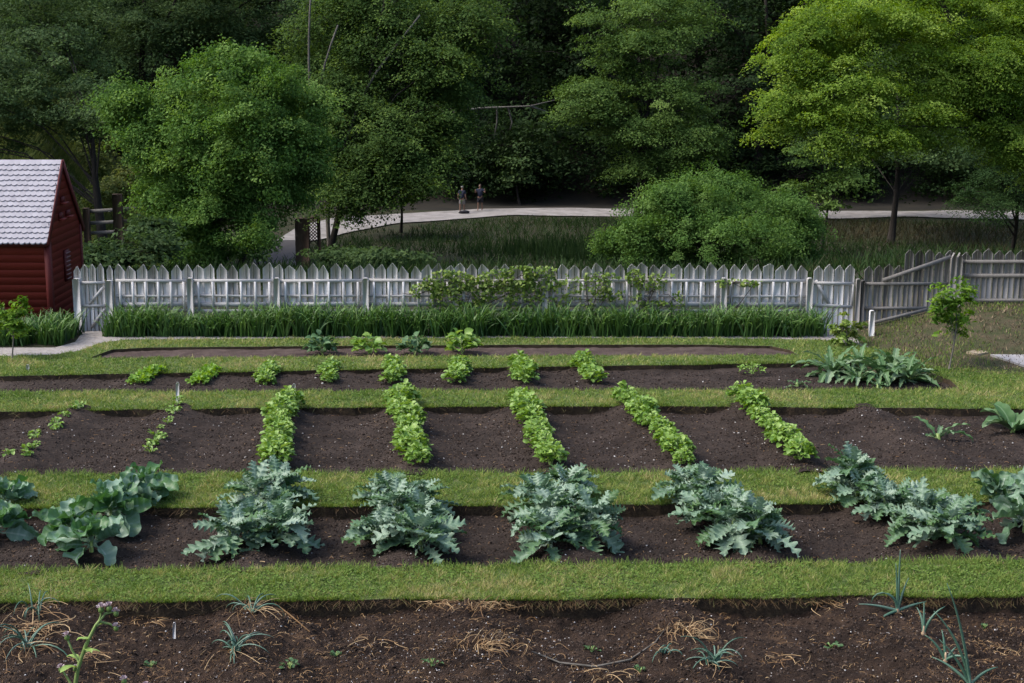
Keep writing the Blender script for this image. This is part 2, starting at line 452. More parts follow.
KALE = [((254, 553), (266, 506)), ((404, 553), (402, 506)), ((572, 553), (545, 506)), ((748, 550), (692, 506)), ((952, 549), (846, 502))]
CAB = [((72, 553), (143, 500)), ((-75, 550), (8, 498)), ((1062, 543), (988, 500))]
VEG = [((275, 474), (287, 411)), ((414, 474), (401, 411)), ((549, 474), (521, 410)), ((684, 473), (626, 410)), ((801, 471), (740, 410))]
SEED = [((18, 464), (80, 415)), ((150, 464), (178, 415)), ((940, 463), (860, 410))]
LET = [((138, 387), (156, 377)), ((202, 387), (212, 376)), ((266, 387), (273, 375)), ((329, 387), (334, 374)), ((393, 387), (394, 373)), ((458, 387), (459, 372)), ((526, 387), (519, 371)), ((593, 386), (582, 370))]
rowsA = [rowline((px, 680), (row_x(px, 680, 606), 606)) for px in (25, 245, 480, 700, 935)]
front_near = (np.array([-15., 15.]), np.array([11.4, 11.4]))
HA = soil_bed('soil_bed', front_near, E['A_near'], rowsA, base=-.10, step=.022, ridge=.17, seed=3, width=.45, rough=.15, mkey='frontsoil')
HB = soil_bed('soil_bed', E['A_far'], E['B_near'], [rowline(*r) for r in KALE + CAB], base=-.07, ridge=.15, seed=8, rough=.10)
HC = soil_bed('soil_bed', E['B_far'], E['C_near'], [rowline(*r) for r in VEG + SEED], base=-.04, ridge=.17, seed=13, width=.36, rough=.08)
HD = soil_bed('soil_bed', E['C_far'], E['D_near'], [rowline(*r) for r in LET], base=-.055, step=.04, ridge=.06, seed=21, width=.3)
be = np.array(bedE)
fe = (np.array([-15., 15.]), np.full(2, be[:, 1].max() + .1)); ne = (np.array([-15., 15.]), np.full(2, np.interp(0, *E['D_far']) + .02))
HE = soil_bed('soil_bed', ne, fe, [], base=-.05, step=.05, ridge=0, seed=29, rough=.05, mkey='drysoil')


# ------------------------------------------------------------------ grass and litter
def in_poly(P, poly):
    x, y = P[:, 0], P[:, 1]; c = np.zeros(len(P), bool); n = len(poly); j = n - 1
    for i in range(n):
        xi, yi = poly[i]; xj, yj = poly[j]
        if yi != yj:
            c ^= ((yi > y) != (yj > y)) & (x < (xj - xi) * (y - yi) / (yj - yi) + xi)
        j = i
    return c


def sample_poly(poly, dens, margin=1.3):
    poly = np.array(poly)
    lo = poly.min(0); hi = poly.max(0)
    k = 512 / F * 1.06
    lo[0] = max(lo[0], -k * hi[1] - 2.6); hi[0] = min(hi[0], k * hi[1] + 2.6)
    n = int((hi[0] - lo[0]) * (hi[1] - lo[1]) * dens)
    P = RNG.uniform(lo, hi, (n, 2)); P = P[np.abs(P[:, 0]) < k * P[:, 1] + 2.6]
    return P[in_poly(P, poly)]


def blades(mb, P, z, hgt, wid, tint, lean=.5, az=None):
    n = len(P)
    if n == 0: return
    a = RNG.uniform(0, 2 * np.pi, n) if az is None else az
    h = hgt * RNG.uniform(.5, 1.25, n); ln = lean * RNG.uniform(.1, 1.3, n) * h
    d = np.stack([np.cos(a), np.sin(a)], 1); fa = RNG.uniform(0, np.pi, n); s = np.stack([np.cos(fa), np.sin(fa)], 1) * (wid / 2)
    z = np.broadcast_to(z, n)
    v = np.zeros((n, 4, 3))
    v[:, 0, :2] = P - s; v[:, 1, :2] = P + s; v[:, 0, 2] = z - .005; v[:, 1, 2] = z - .005
    m = P + d * (ln * .5)[:, None]
    tip = P + d * ln[:, None]
    v[:, 2, :2] = tip + s * .25; v[:, 2, 2] = z + h
    v[:, 3, :2] = tip - s * .25; v[:, 3, 2] = z + h
    mb.add(v.reshape(-1, 3), np.arange(4 * n).reshape(-1, 4), tint)


mb = MB()
for key, dens, hg, wd in (('A', 5200, .034, .008), ('B', 3600, .036, .010), ('C', 2300, .034, .012), ('D', 1700, .032, .014), ('E', 1300, .035, .015), ('F', 1700, .034, .014)):
    P = sample_poly(POLY[key], dens)
    patch = fbm(P[:, 0] * 1.3, P[:, 1] * 1.3, 41, 4); fine = fbm(P[:, 0] * 13, P[:, 1] * 9, 47, 2)
    t = .10 + 1.35 * (patch - .32) + 1.1 * (fine - .5) + RNG.normal(0, .2, len(P))
    dead = RNG.random(len(P)) < (.06 + .5 * np.clip(patch - .48, 0, 1)); t[dead] = RNG.uniform(.7, 1, dead.sum())
    blades(mb, P, 0.0, hg * np.clip(-.1 + 2.3 * fine, .3, 2), wd, np.clip(t, 0, 1), lean=1.3)
    # clover and broad weeds in the turf: flat rounded leaflets
    Q = sample_poly(POLY[key], dens * .2); q = fbm(Q[:, 0] * 1.8, Q[:, 1] * 1.8, 91, 3); Q = Q[q > .47]
    n = len(Q); a = RNG.uniform(0, 6.28, n); s = RNG.uniform(.008, .016, n)
    c = np.stack([Q[:, 0], Q[:, 1], RNG.uniform(.015, .035, n)], 1)
    u = np.stack([np.cos(a), np.sin(a), RNG.normal(0, .3, n)], 1) * s[:, None]; v_ = np.stack([-np.sin(a), np.cos(a), RNG.normal(0, .3, n)], 1) * s[:, None]
    mb.add(np.stack([c - u, c - v_, c + u, c + v_], 1).reshape(-1, 3), np.arange(4 * n).reshape(-1, 4), RNG.uniform(.05, .4, n))
# ragged fringe along the cut edges
for key in ('A_near', 'A_far', 'B_near', 'B_far', 'C_near', 'C_far', 'D_near'):
    xs, ys = E[key]; L_ = 8.5 if key[0] in 'AB' else 11
    n = int(2 * L_ * (420 if key[0] in 'AB' else 260))
    x = RNG.uniform(-L_, L_, n); sgn = -1 if 'near' in key else 1
    x = x[fbm(x * 3, x * 0 + ord(key[0]), 19, 3) > RNG.uniform(.25, .7, n)]; n = len(x)
    y = np.interp(x, xs, ys) - sgn * RNG.exponential(.03, n) + sgn * .015
    P = np.stack([x, y], 1)
    blades(mb, P, -.005, .06 if key[0] in 'AB' else .05, .009 if key[0] in 'AB' else .012, np.clip(RNG.normal(.3, .2, n), 0, 1), lean=1.3, az=RNG.normal(sgn * np.pi / 2, .7, n))
o = mb.build('grass', M['blade']); tag(o, 'short mown green grass covering the turf paths between the beds', 'grass', kind='stuff')

# dead roots and brown grass hanging over the turf edges
mb = MB()
for key in ('A_near', 'B_near', 'C_near', 'D_near'):
    xs, ys = E[key]; L_ = 8.5 if key[0] in 'AB' else 10.5
    n = int(2 * L_ * {'A': 200, 'B': 45, 'C': 20, 'D': 8}[key[0]])
    x = RNG.uniform(-L_, L_, n); x = x[vnoise(x * 1.7, x * 0, 5) > RNG.random(len(x)) * .8]; n = len(x)
    y = np.interp(x, xs, ys); z0 = -RNG.uniform(-.01, .05, n); ln = RNG.uniform(.01, .06, n)
    dx = RNG.normal(0, .09, n); out = RNG.uniform(.01, .14, n)
    wd = .006 if key[0] == 'A' else .008
    v = np.zeros((n, 6, 3))
    for k, (tt, dz) in enumerate(((0, 0), (.55, -.35), (1., -1.))):
        for s in (0, 1):
            v[:, k * 2 + s, 0] = x + dx * tt + (s - .5) * wd * (1 - .4 * tt); v[:, k * 2 + s, 1] = y + .01 - out * tt; v[:, k * 2 + s, 2] = z0 + ln * dz * .9
    b = np.arange(n)[:, None] * 6
    f = np.concatenate([b + np.array([[0, 1, 3, 2]]), b + np.array([[2, 3, 5, 4]])])
    t = np.tile(np.clip(RNG.normal(.4, .3, n), 0, 1), 2)
    mb.add(v.reshape(-1, 3), f, t)
o = mb.build('dead_grass', M['deadgrass']); tag(o, 'brown dead grass and roots hanging from the cut turf edges', 'grass', kind='stuff')

# clods, grit and straw on the soil
ICO = None


def ico():
    bm = bmesh.new(); bmesh.ops.create_icosphere(bm, subdivisions=1, radius=1)
    v = np.array([x.co[:] for x in bm.verts]); f = np.array([[q.index for q in p.verts] for p in bm.faces]); bm.free()
    return v, f


IV, IF = ico()


def scatter(mb, Hf, y0, y1, n, smin, smax, tint, squash=.7, power=2.5, xr=None, sink=.25):
    xs, ya, yb, Z = Hf.grid
    y = RNG.uniform(y0, y1, n); x = RNG.uniform(-1, 1, n) * (512 / F * 1.06 * y + 2)
    if xr is not None: x = RNG.uniform(xr[0], xr[1], n)
    ii = np.clip(np.searchsorted(xs, x), 0, len(xs) - 1); t = (y - ya[ii]) / (yb[ii] - ya[ii]); ok = (t > .02) & (t < .98)
    x, y, ii, t = x[ok], y[ok], ii[ok], t[ok]; n = len(x)
    z = Z[np.clip((t * (Z.shape[0] - 1)).astype(int), 0, Z.shape[0] - 1), ii]
    s = smin + (smax - smin) * RNG.random(n) ** power
    v = IV[None] * RNG.uniform(.55, 1.4, (n, len(IV), 1)) * s[:, None, None]
    v[..., 2] *= squash
    v = v + np.stack([x, y, z + s * (squash - sink) * .6], 1)[:, None]
    f = (np.arange(n)[:, None, None] * len(IV) + IF[None]).reshape(-1, 3)
    mb.add(v.reshape(-1, 3), f, np.repeat(np.clip(tint(n), 0, 1), len(IF)))


clods = MB(); grit = MB()
ry = lambda e: (np.interp(0, *E[e]))
tn = lambda n: RNG.normal(.4, .22, n)
scatter(clods, HA, 11.6, ry('A_near') + .1, 30000, .0025, .018, tn, power=4.5)
scatter(clods, HB, ry('A_far'), ry('B_near'), 9000, .003, .02, tn, power=4.5)
scatter(clods, HC, ry('B_far'), ry('C_near'), 10000, .003, .022, tn, power=4.5)
scatter(clods, HD, ry('C_far'), ry('D_near'), 4500, .004, .026, tn, power=4)
tw = lambda n: RNG.beta(.9, 1.3, n)
scatter(clods, HA, 11.8, ry('A_near') + .1, 26000, .003, .010, tw, power=1.5)
scatter(clods, HB, ry('A_far'), ry('B_near'), 22000, .004, .012, tw, power=1.5)
scatter(clods, HC, ry('B_far'), ry('C_near'), 26000, .005, .014, tw, power=1.5)
scatter(clods, HD, ry('C_far'), ry('D_near'), 9000, .006, .016, tw, power=1.5)
tg = lambda n: RNG.beta(1.2, 1.2, n)
scatter(grit, HA, 11.6, ry('A_near'), 4200, .0015, .011, tg, power=5)
scatter(grit, HA, 12.1, ry('A_near') - .5, 700, .002, .010, tg, power=3, xr=(-1.6, .6))
scatter(grit, HB, ry('A_far'), ry('B_near'), 1500, .002, .012, tg, power=5)
scatter(grit, HC, ry('B_far'), ry('C_near'), 2200, .003, .016, tg, power=5)
scatter(grit, HD, ry('C_far'), ry('D_near'), 250, .004, .02, tg, power=3)
tag(clods.build('soil_clods', M['clod']), 'loose dark crumbs of soil strewn over the garden beds', 'soil', kind='stuff')
tag(grit.build('pale_grit', M['perlite']), 'small white grit specks scattered through the dark soil', 'grit', kind='stuff')


def fibre(mb, p, az, L, w, tint, curl, lift):
    n = 6; t = np.linspace(0, 1, n); a = az + curl * t
    st = L / (n - 1)
    x = p[0] + np.concatenate([[0], np.cumsum(np.cos(a[:-1]) * st)]); y = p[1] + np.concatenate([[0], np.cumsum(np.sin(a[:-1]) * st)])
    z = p[2] + .004 + lift * np.sin(np.pi * t)
    s = np.stack([-np.sin(a), np.cos(a), 0 * a], 1) * (w / 2)
    c = np.stack([x, y, z], 1); v = np.concatenate([c - s + [0, 0, .0], c + s + [0, 0, w * .5]])
    f = [[i, i + 1, n + i + 1, n + i] for i in range(n - 1)]
    mb.add(v, f, tint)


straw = MB()
for k in range(11500):
    y = RNG.uniform(11.8, ry('A_near')); x = RNG.uniform(-1, 1) * (.36 * y + .2)
    if vnoise(x * 1.4, y * 1.4, 77) < RNG.random() * .8: continue
    fibre(straw, (x, y, HA(x, y)), RNG.uniform(0, 6.28), RNG.uniform(.02, .05 + .12 * RNG.random() ** 2), RNG.uniform(.002, .006), RNG.beta(1.2, 2.3), RNG.normal(0, 1.5), RNG.uniform(0, .02))
for k in range(2600):
    hf, e0, e1 = [(HB, 'A_far', 'B_near'), (HC, 'B_far', 'C_near')][k % 2]
    y = RNG.uniform(ry(e0), ry(e1)); x = RNG.uniform(-1, 1) * (.36 * y + .2)
    fibre(straw, (x, y, hf(x, y)), RNG.uniform(0, 6.28), RNG.uniform(.012, .07), RNG.uniform(.003, .009), RNG.beta(1.2, 2.6), RNG.normal(0, .9), RNG.uniform(0, .015))
tag(straw.build('straw', M['straw']), 'loose brown straw and dry fibres lying on the soil', 'straw', kind='stuff')

# fallen leaves on the dry slope at the right
mb = MB()
n = 4200
P = np.stack([RNG.uniform(6, 13.5, n), RNG.uniform(24.2, 28.4, n)], 1); zz = natural(P[:, 0], P[:, 1])
P, zz = P[zz > .02], zz[zz > .02]; n = len(P)
blades(mb, P, zz + .0, .05, .02, RNG.uniform(0, 1, n) ** 1.5, lean=1.2)
tag(mb.build('leaf_litter', M['litter']), 'dry brown leaf litter on the sparse grass slope', 'leaves', kind='stuff')
mb = MB(); n = 14000
P = np.stack([RNG.uniform(5.8, 13.5, n), RNG.uniform(24.0, 28.5, n)], 1); zz = natural(P[:, 0], P[:, 1]); k = (zz > .0) & (fbm(P[:, 0] * 1.2, P[:, 1] * 1.2, 9) > RNG.uniform(.3, .6, n))
blades(mb, P[k], zz[k], .05, .014, np.clip(RNG.normal(.35, .25, k.sum()), 0, 1))
tag(mb.build('slope_grass', M['blade']), 'sparse thin grass on the slope below the right fence', 'grass', kind='stuff')


# ------------------------------------------------------------------ ground paths
def sheet(name, poly3, m, kind='structure'):
    bm = bmesh.new(); f = bm.faces.new([bm.verts.new(tuple(p)) for p in poly3]); f.normal_update()
    if f.normal.z < 0: f.normal_flip()
    bmesh.ops.triangulate(bm, faces=[f]); me = bpy.data.meshes.new(name); bm.to_mesh(me); bm.free()
    me.materials.append(m); o = bpy.data.objects.new(name, me); COL.objects.link(o); o['kind'] = kind
    return o


up_edge = [(-230, 349.5), (0, 347.5), (55, 347.5), (75, 342), (84, 331), (109, 331), (112, 336.5), (300, 336.2), (512, 335.8), (700, 336), (800, 336), (822, 331), (858, 331)]
sheet('garden_path', [G(*p, -.006) for p in [(a, b + 1.5) for a, b in path_edge]] + [G(880, 352, -.006), G(905, 345, -.006), G(885, 338, -.006)] + [G(*p, -.006) for p in up_edge[::-1]], M['gravel'])
# flagstone and concrete slab at the right edge
q = [G(*p, .0) for p in [(966, 359), (975, 356.5), (985, 357.5), (988, 359.5), (978, 361)]]
mb = MB(); z_ = float(natural(q[0][0], q[0][1])) - .01
n = len(q); top = np.array([[p[0], p[1], z_ + .03] for p in q]); bot = top - [0, 0, .1]
mb.add(np.concatenate([top, bot]), [[i, (i + 1) % n, n + (i + 1) % n, n + i] for i in range(n)]); mb.add(top, [list(range(n))])
tag(mb.build('flat_stone', M['stone']), 'flat tan stone lying in the grass beside the young tree', 'stone')
q = [(p[0], p[1]) for p in (G(*c) for c in [(990, 361.5), (1024, 369), (1300, 376), (1300, 364)])]
mb = MB(); top = np.array([[a, b, .02 + float(natural(a, b))] for a, b in q]); bot = top - [0, 0, .3]
mb.add(np.concatenate([top, bot]), [[i, (i + 1) % 4, 4 + (i + 1) % 4, 4 + i] for i in range(4)]); mb.add(top, [[0, 1, 2, 3]])
o = mb.build('pavement', M['concrete']); o['kind'] = 'structure'

# far path in the valley
low = [(296, 241.5), (318, 240), (345, 233), (400, 223.5), (460, 218), (540, 214.5), (640, 213.5), (830, 217.5), (945, 217), (1040, 219), (1300, 224)]
upp = [(1300, 214), (1040, 211.5), (945, 209.5), (830, 209), (640, 206.5), (540, 207), (460, 208.5), (400, 211.5), (340, 217.5), (300, 226), (286, 234), (276, 241)]


def drape(name, lowp, uppp, m, zoff=.06):
    a = np.array(lowp, float); b = np.array(uppp[::-1], float); n = 90; T = np.linspace(0, 1, n)
    ta = np.linspace(0, 1, len(a)); tb = np.linspace(0, 1, len(b)); mb = MB(); rows = []
    for t in T:
        pa = (np.interp(t, ta, a[:, 0]), np.interp(t, ta, a[:, 1])); pb = (np.interp(t, tb, b[:, 0]), np.interp(t, tb, b[:, 1]))
        ga, gb = G(*pa, -5.5), G(*pb, -5.5)
        rows.append([ga + (gb - ga) * k / 6 for k in range(7)])
    V = np.array(rows); V[..., 2] = natural(V[..., 0], V[..., 1]) + zoff
    i, j = np.meshgrid(np.arange(n - 1), np.arange(6), indexing='ij')
    f = np.stack([i * 7 + j, (i + 1) * 7 + j, (i + 1) * 7 + j + 1, i * 7 + j + 1], -1).reshape(-1, 4)
    mb.add(V.reshape(-1, 3), f); o = mb.build(name, m, smooth=True); o['kind'] = 'structure'; return o


drape('gravel_path', low, upp, M['farpath'])
drape('footbridge', [(246, 268), (300, 268)], [(299, 241), (274, 241)], M['bridge'], .1)


def patch(name, pts, m, zoff=.05):
    """patch of ground draped on the left bank: pts = (px,py,Y)"""
    c = np.array([at(*p)[:2] for p in pts]); mb = MB()
    ctr = c.mean(0); rings = []
    for k in range(6):
        rings.append(ctr + (c - ctr) * k / 5)
    V = np.concatenate(rings); Z = natural(V[:, 0], V[:, 1]) + zoff; n = len(c)
    f = [[k * n + i, k * n + (i + 1) % n, (k + 1) * n + (i + 1) % n, (k + 1) * n + i] for k in range(5) for i in range(n)]
    mb.add(np.column_stack([V, Z]), f); o = mb.build(name, m); o['kind'] = 'structure'


def bankpt(px, Y):
    return ((px - 512) / F * (Y * cp + 0), Y)


# ------------------------------------------------------------------ plants: leaf grids
def leaf_grid(L, halfw, n, across, arch=0., cup=0., ruffle=0., rfreq=18., rise=0., rng=RNG, sweep=0., aexp=1.3):
    """leaf along +x from the origin; halfw(s) half width; arch bends the tip down"""
    s = np.linspace(0, 1, n + 1)
    ang = rise - arch * s ** aexp
    dx = np.cos(ang) * L / n; dz = np.sin(ang) * L / n
    cx = np.concatenate([[0], np.cumsum(dx[:-1])]); cz = np.concatenate([[0], np.cumsum(dz[:-1])])
    v = np.array(across)
    hw = np.array([halfw(q) for q in s])
    ph = rng.uniform(0, 6.28, 2)
    sgn = np.where(v < 0, 0, 1)
    X = cx[:, None] - np.sin(ang)[:, None] * 0 + sweep * hw[:, None] * np.abs(v)[None]
    Y = hw[:, None] * v[None]
    zc = cup * hw[:, None] * (v[None] ** 2) + ruffle * (np.abs(v)[None] ** 1.5) * np.sin(s[:, None] * rfreq + ph[sgn][None])
    X = X - np.sin(ang)[:, None] * zc; Z = cz[:, None] + np.cos(ang)[:, None] * zc
    V = np.stack([X, Y, Z], -1).reshape(-1, 3); m = len(v)
    i, j = np.meshgrid(np.arange(n), np.arange(m - 1), indexing='ij')
    f = np.stack([i * m + j, (i + 1) * m + j, (i + 1) * m + j + 1, i * m + j + 1], -1).reshape(-1, 4)
    return V, f


def place(V, pos, az, roll=0.):
    c, s = math.cos(roll), math.sin(roll)
    Y = V[:, 1] * c - V[:, 2] * s; Z = V[:, 1] * s + V[:, 2] * c
    c, s = math.cos(az), math.sin(az)
    return np.stack([V[:, 0] * c - Y * s, V[:, 0] * s + Y * c, Z], 1) + np.array(pos)


def kale_w(W, lob, ph):
    def h(s):
        if s < .26: return .012
        q = (s - .26) / .74
        env = (math.sin(math.pi * min(1, q ** .75 * .94 + .05))) ** .7
        saw = abs(((q * lob + ph) % 1) - .5) * 2
        fine = abs(((q * lob * 2.7 + ph) % 1) - .5) * 2
        return max(.012, W * env * (1 - .7 * saw ** .8) * (.8 + .28 * fine))
    return h


def round_w(W, pet=.3):
    def h(s):
        if s < pet: return .012
        q = (s - pet) / (1 - pet)
        return max(.012, W * math.sin(math.pi * (q ** .8 * .93 + .04)) ** .55)
    return h


def make_kale(seed):
    rng = np.random.default_rng(seed)
    t = thing('kale_plant', '', 'kale')
    st = MB(); lf = MB()
    hgt = rng.uniform(.2, .28); lean = rng.normal(0, .05, 2)
    st.tube([[0, 0, -.03], [lean[0] * .5, lean[1] * .5, hgt * .5], [lean[0], lean[1], hgt]], [.022, .02, .014], 7)
    nl = 36
    for k in range(nl):
        u = k / nl
        az = k * 2.4 + rng.normal(0, .35); L = rng.uniform(.30, .54) * (1 - .45 * u ** 1.5)
        rise = -.05 + 1.2 * u + rng.normal(0, .25); arch = 1.1 - .35 * u + rng.normal(0, .35)
        V, f = leaf_grid(L, kale_w(rng.uniform(.105, .165) * (1 - .2 * u), rng.choice([4, 5, 6]), rng.random()), 44,
                         [-1, -.7, -.25, 0, .25, .7, 1], arch, .2, .015, rng.uniform(34, 50), rise, rng, .5)
        z = hgt * (.25 + .75 * u)
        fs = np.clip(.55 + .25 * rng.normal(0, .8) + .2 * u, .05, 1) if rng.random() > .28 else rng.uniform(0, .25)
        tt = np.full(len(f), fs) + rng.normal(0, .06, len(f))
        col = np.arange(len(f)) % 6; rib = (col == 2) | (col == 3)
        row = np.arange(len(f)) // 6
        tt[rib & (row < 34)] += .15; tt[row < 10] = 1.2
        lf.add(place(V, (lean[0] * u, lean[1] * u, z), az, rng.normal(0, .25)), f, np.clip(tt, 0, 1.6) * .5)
    st.build('stem', M['stemgreen'], t); lf.build('foliage', M['kale'], t, smooth=True)
    return t


def make_collard(seed, mkey='collard'):
    rng = np.random.default_rng(seed)
    t = thing('collard_plant', '', 'collard')
    st = MB(); lf = MB(); hgt = rng.uniform(.14, .2)
    st.tube([[0, 0, -.03], [0, 0, hgt]], [.025, .018], 7)
    nl = 18
    for k in range(nl):
        u = k / nl
        az = k * 2.4 + rng.normal(0, .3); L = rng.uniform(.36, .56) * (1 - .25 * u)
        rise = .3 + .95 * u + rng.normal(0, .25); arch = 1.1 - .5 * u + rng.normal(0, .35)
        V, f = leaf_grid(L, round_w(rng.uniform(.095, .135) * (1 - .2 * u), .28), 20, [-1, -.8, -.5, -.1, .1, .5, .8, 1], arch, rng.uniform(.3, .9), .026, rng.uniform(16, 27), rise, rng, .15)
        tt = np.full(len(f), np.clip(rng.normal(.5, .38), .0, 1)) + rng.normal(0, .04, len(f))
        col = np.arange(len(f)) % 7; row = np.arange(len(f)) // 7
        tt[(col == 3) & (row < 14)] += .55; tt[row < 4] = 1.3
        tt += .16 * ((row % 3) == 1)
        lf.add(place(V, (0, 0, hgt * (.3 + .7 * u)), az, rng.normal(0, .5)), f, np.clip(tt, 0, 1.8) * .5)
    st.build('stem', M['stemgreen'], t); lf.build('foliage', M[mkey], t, smooth=True)
    return t


def make_veg(seed, hgt=.32, rad=.2, nl=70, ls=.085, mkey='veg', name='vegetable_plant', cat='vegetable'):
    rng = np.random.default_rng(seed)
    t = thing(name, '', cat)
    st = MB(); lf = MB()
    for k in range(5):
        a = k * 1.256 + rng.normal(0, .3); r = rad * rng.uniform(.3, .8)
        st.tube([[0, 0, -.03], [r * .4 * math.cos(a), r * .4 * math.sin(a), hgt * .45], [r * math.cos(a), r * math.sin(a), hgt * .85]], [.007, .006, .004], 4)
    for k in range(nl):
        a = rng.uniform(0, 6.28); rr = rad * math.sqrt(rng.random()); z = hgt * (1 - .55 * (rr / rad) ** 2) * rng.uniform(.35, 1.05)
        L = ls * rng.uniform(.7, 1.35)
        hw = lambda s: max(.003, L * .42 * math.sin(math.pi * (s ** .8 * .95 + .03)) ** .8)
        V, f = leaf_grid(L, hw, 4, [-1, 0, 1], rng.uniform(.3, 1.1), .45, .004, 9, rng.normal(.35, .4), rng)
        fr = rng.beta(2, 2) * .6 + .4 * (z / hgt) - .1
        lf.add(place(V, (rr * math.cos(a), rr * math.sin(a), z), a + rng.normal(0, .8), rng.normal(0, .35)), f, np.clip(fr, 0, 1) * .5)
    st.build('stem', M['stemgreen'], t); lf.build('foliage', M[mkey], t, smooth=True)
    return t


def make_cardoon(seed, L0=.7, nl=14, stem=True, lobed=True, mkey='cardoon'):
    rng = np.random.default_rng(seed)
    t = thing('cardoon_plant', '', 'cardoon'); lf = MB(); st = MB()
    for k in range(nl):
        u = k / nl
        L = L0 * rng.uniform(.75, 1.1); ph = rng.random()

        def hw(s, ph=ph, L=L):
            if s < .12: return .015
            q = (s - .12) / .88; saw = abs(((q * 7 + ph) % 1) - .5) * 2
            return max(.006, (.115 if lobed else .19) * L * math.sin(math.pi * (q ** .75 * .95 + .03)) ** .7 * (1 - (.55 if lobed else .1) * saw))
        V, f = leaf_grid(L, hw, 20, [-1, -.5, -.1, .1, .5, 1], 1.9 + rng.normal(0, .3) - .5 * u, .5, .012, 24, .45 + .75 * u + rng.normal(0, .15), rng, .3)
        tt = np.full(len(f), np.clip(rng.normal(.5, .25), 0, 1)); col = np.arange(len(f)) % 5; tt[col == 2] += .6
        lf.add(place(V, (0, 0, 0), k * 2.4 + rng.normal(0, .3), rng.normal(0, .2)), f, np.clip(tt, 0, 1.6) * .5)
    lf.build('foliage', M[mkey], t, smooth=True)
    st.tube([[0, 0, -.04], [0, 0, .08]], [.04, .03], 7); st.build('stem', M['stemgreen'], t)
    return t


ORD = ['first', 'second', 'third', 'fourth', 'fifth', 'sixth', 'seventh', 'eighth', 'ninth', 'tenth', 'eleventh']


class Pool:
    """prototypes used first, then copied"""
    def __init__(self, protos): self.p = protos; self.used = [False] * len(protos); self.k = 0

    def put(self, loc, rz, s, label, group):
        i = self.k % len(self.p); self.k += 1; o = self.p[i]
        if not self.used[i]:
            self.used[i] = True
            o.location = tuple(float(c) for c in loc); o.rotation_euler = (0, 0, rz); o.scale = (s, s, s)
            o['label'] = label
            if group: o['group'] = group
            return o
        return dup(o, loc, rz, s, label, group)


def gpt(px, py, Hf):
    p = G(px, py, -.1); return (p[0], p[1], Hf(p[0], p[1]))


kp = Pool([make_kale(s) for s in (1, 2, 3, 4, 5)])
clump_desc = ['leftmost kale clump', 'second kale clump from the left', 'middle kale clump', 'fourth kale clump from the left', 'rightmost sprawling kale clump']
pos_desc = ['at the very front', 'second from the front', 'third from the front', 'fourth from the front', 'fifth and last from the front']
for i, (pa, pb) in enumerate(KALE):
    nk = 6 if i < 3 else 8
    for k in range(nk):
        t = k / (nk - 1) * 1.04 - .06
        px = pa[0] + (pb[0] - pa[0]) * t; py = pa[1] + (pb[1] - pa[1]) * t
        px += (1 if (k + i) % 2 else -1) * RNG.uniform(.45, 1.1) * (25 if i < 3 else 19) * (1 - .25 * t)
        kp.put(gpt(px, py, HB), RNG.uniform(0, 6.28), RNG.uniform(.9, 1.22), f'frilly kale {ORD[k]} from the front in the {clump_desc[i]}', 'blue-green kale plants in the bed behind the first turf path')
cb2 = Pool([make_collard(s, 'kale') for s in (14, 15)])
cb = Pool([make_collard(s) for s in (11, 12, 13)])
for px, py, s, lb in [(92, 556, 1.05, 'broad-leaved collard at the front of the left collard clump'), (70, 541, 1.0, 'broad-leaved collard second from front in the left collard clump'),
                      (112, 529, 1.0, 'tall collard in the middle of the left collard clump'), (128, 514, 1.0, 'collard with a leaf flopping right, near the back of the left clump'), (148, 503, .95, 'upright collard at the back of the left clump, reaching over the turf'),
                      (-4, 534, .95, 'blue-green collard cut by the left picture edge, front one'), (6, 510, .95, 'blue-green collard at the left picture edge, rear one of two'),
                      (1024, 534, 1.0, 'grey-green collard at the right edge lying over the turf, front one'), (1000, 512, .95, 'upright grey-green collard at the right edge, middle of three'), (1030, 505, .95, 'grey-green collard cut by the right edge, rear one of three')]:
    (cb2 if px > 900 else cb).put(gpt(px, py, HB), RNG.uniform(0, 6.28), s, lb, 'broad-leaved collards in the kale bed')

vp = Pool([make_veg(s, .27, .175, 150, .068) for s in (21, 22, 23, 24)])
row_desc = ['first leafy row', 'second leafy row', 'third leafy row', 'fourth leafy row', 'fifth leafy row']
for i, (pa, pb) in enumerate(VEG):
    for k in range(11):
        t = k / 10
        a = G(*pa, -.1); b = G(*pb, -.1); p = a + (b - a) * t; p[0] += RNG.normal(0, .035)
        if i == 3 and k == 4: pass
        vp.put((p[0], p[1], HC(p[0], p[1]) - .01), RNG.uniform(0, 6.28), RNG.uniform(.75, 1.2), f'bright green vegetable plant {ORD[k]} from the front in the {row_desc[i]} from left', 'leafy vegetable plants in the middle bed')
lp_ = Pool([make_veg(s, .17, .2, 80, .09, 'lettuce', 'lettuce_plant', 'lettuce') for s in (31, 32)])
tp = Pool([make_veg(s, .27, .165, 120, .075) for s in (33, 34, 35)])
ldesc = ['leftmost', 'second', 'third', 'fourth', 'fifth', 'sixth', 'seventh', 'rightmost']
for i, (pa, pb) in enumerate(LET):
    for k in range(5):
        a = G(*pa, -.1); b = G(*pb, -.1); p = a + (b - a) * (k / 4); p[0] += RNG.normal(0, .04)
        pool = lp_ if i < 2 else tp
        s = RNG.uniform(.85, 1.15) * (.72 if 2 <= i < 4 else (.68 if i < 2 else .95))
        kind = 'low yellow-green lettuce' if i < 2 else 'leafy green plant'
        pool.put((p[0], p[1], HD(p[0], p[1]) - .01), RNG.uniform(0, 6.28), s, f'{kind} {ORD[k]} from the front in the {ldesc[i]} short row of the back bed', 'short rows of greens in the back bed')
dk = Pool([make_veg(s, .36, .24, 80, .12, 'dkveg') for s in (41, 42)]); lg = Pool([make_veg(s, .34, .24, 80, .12, 'veg') for s in (43, 44)])
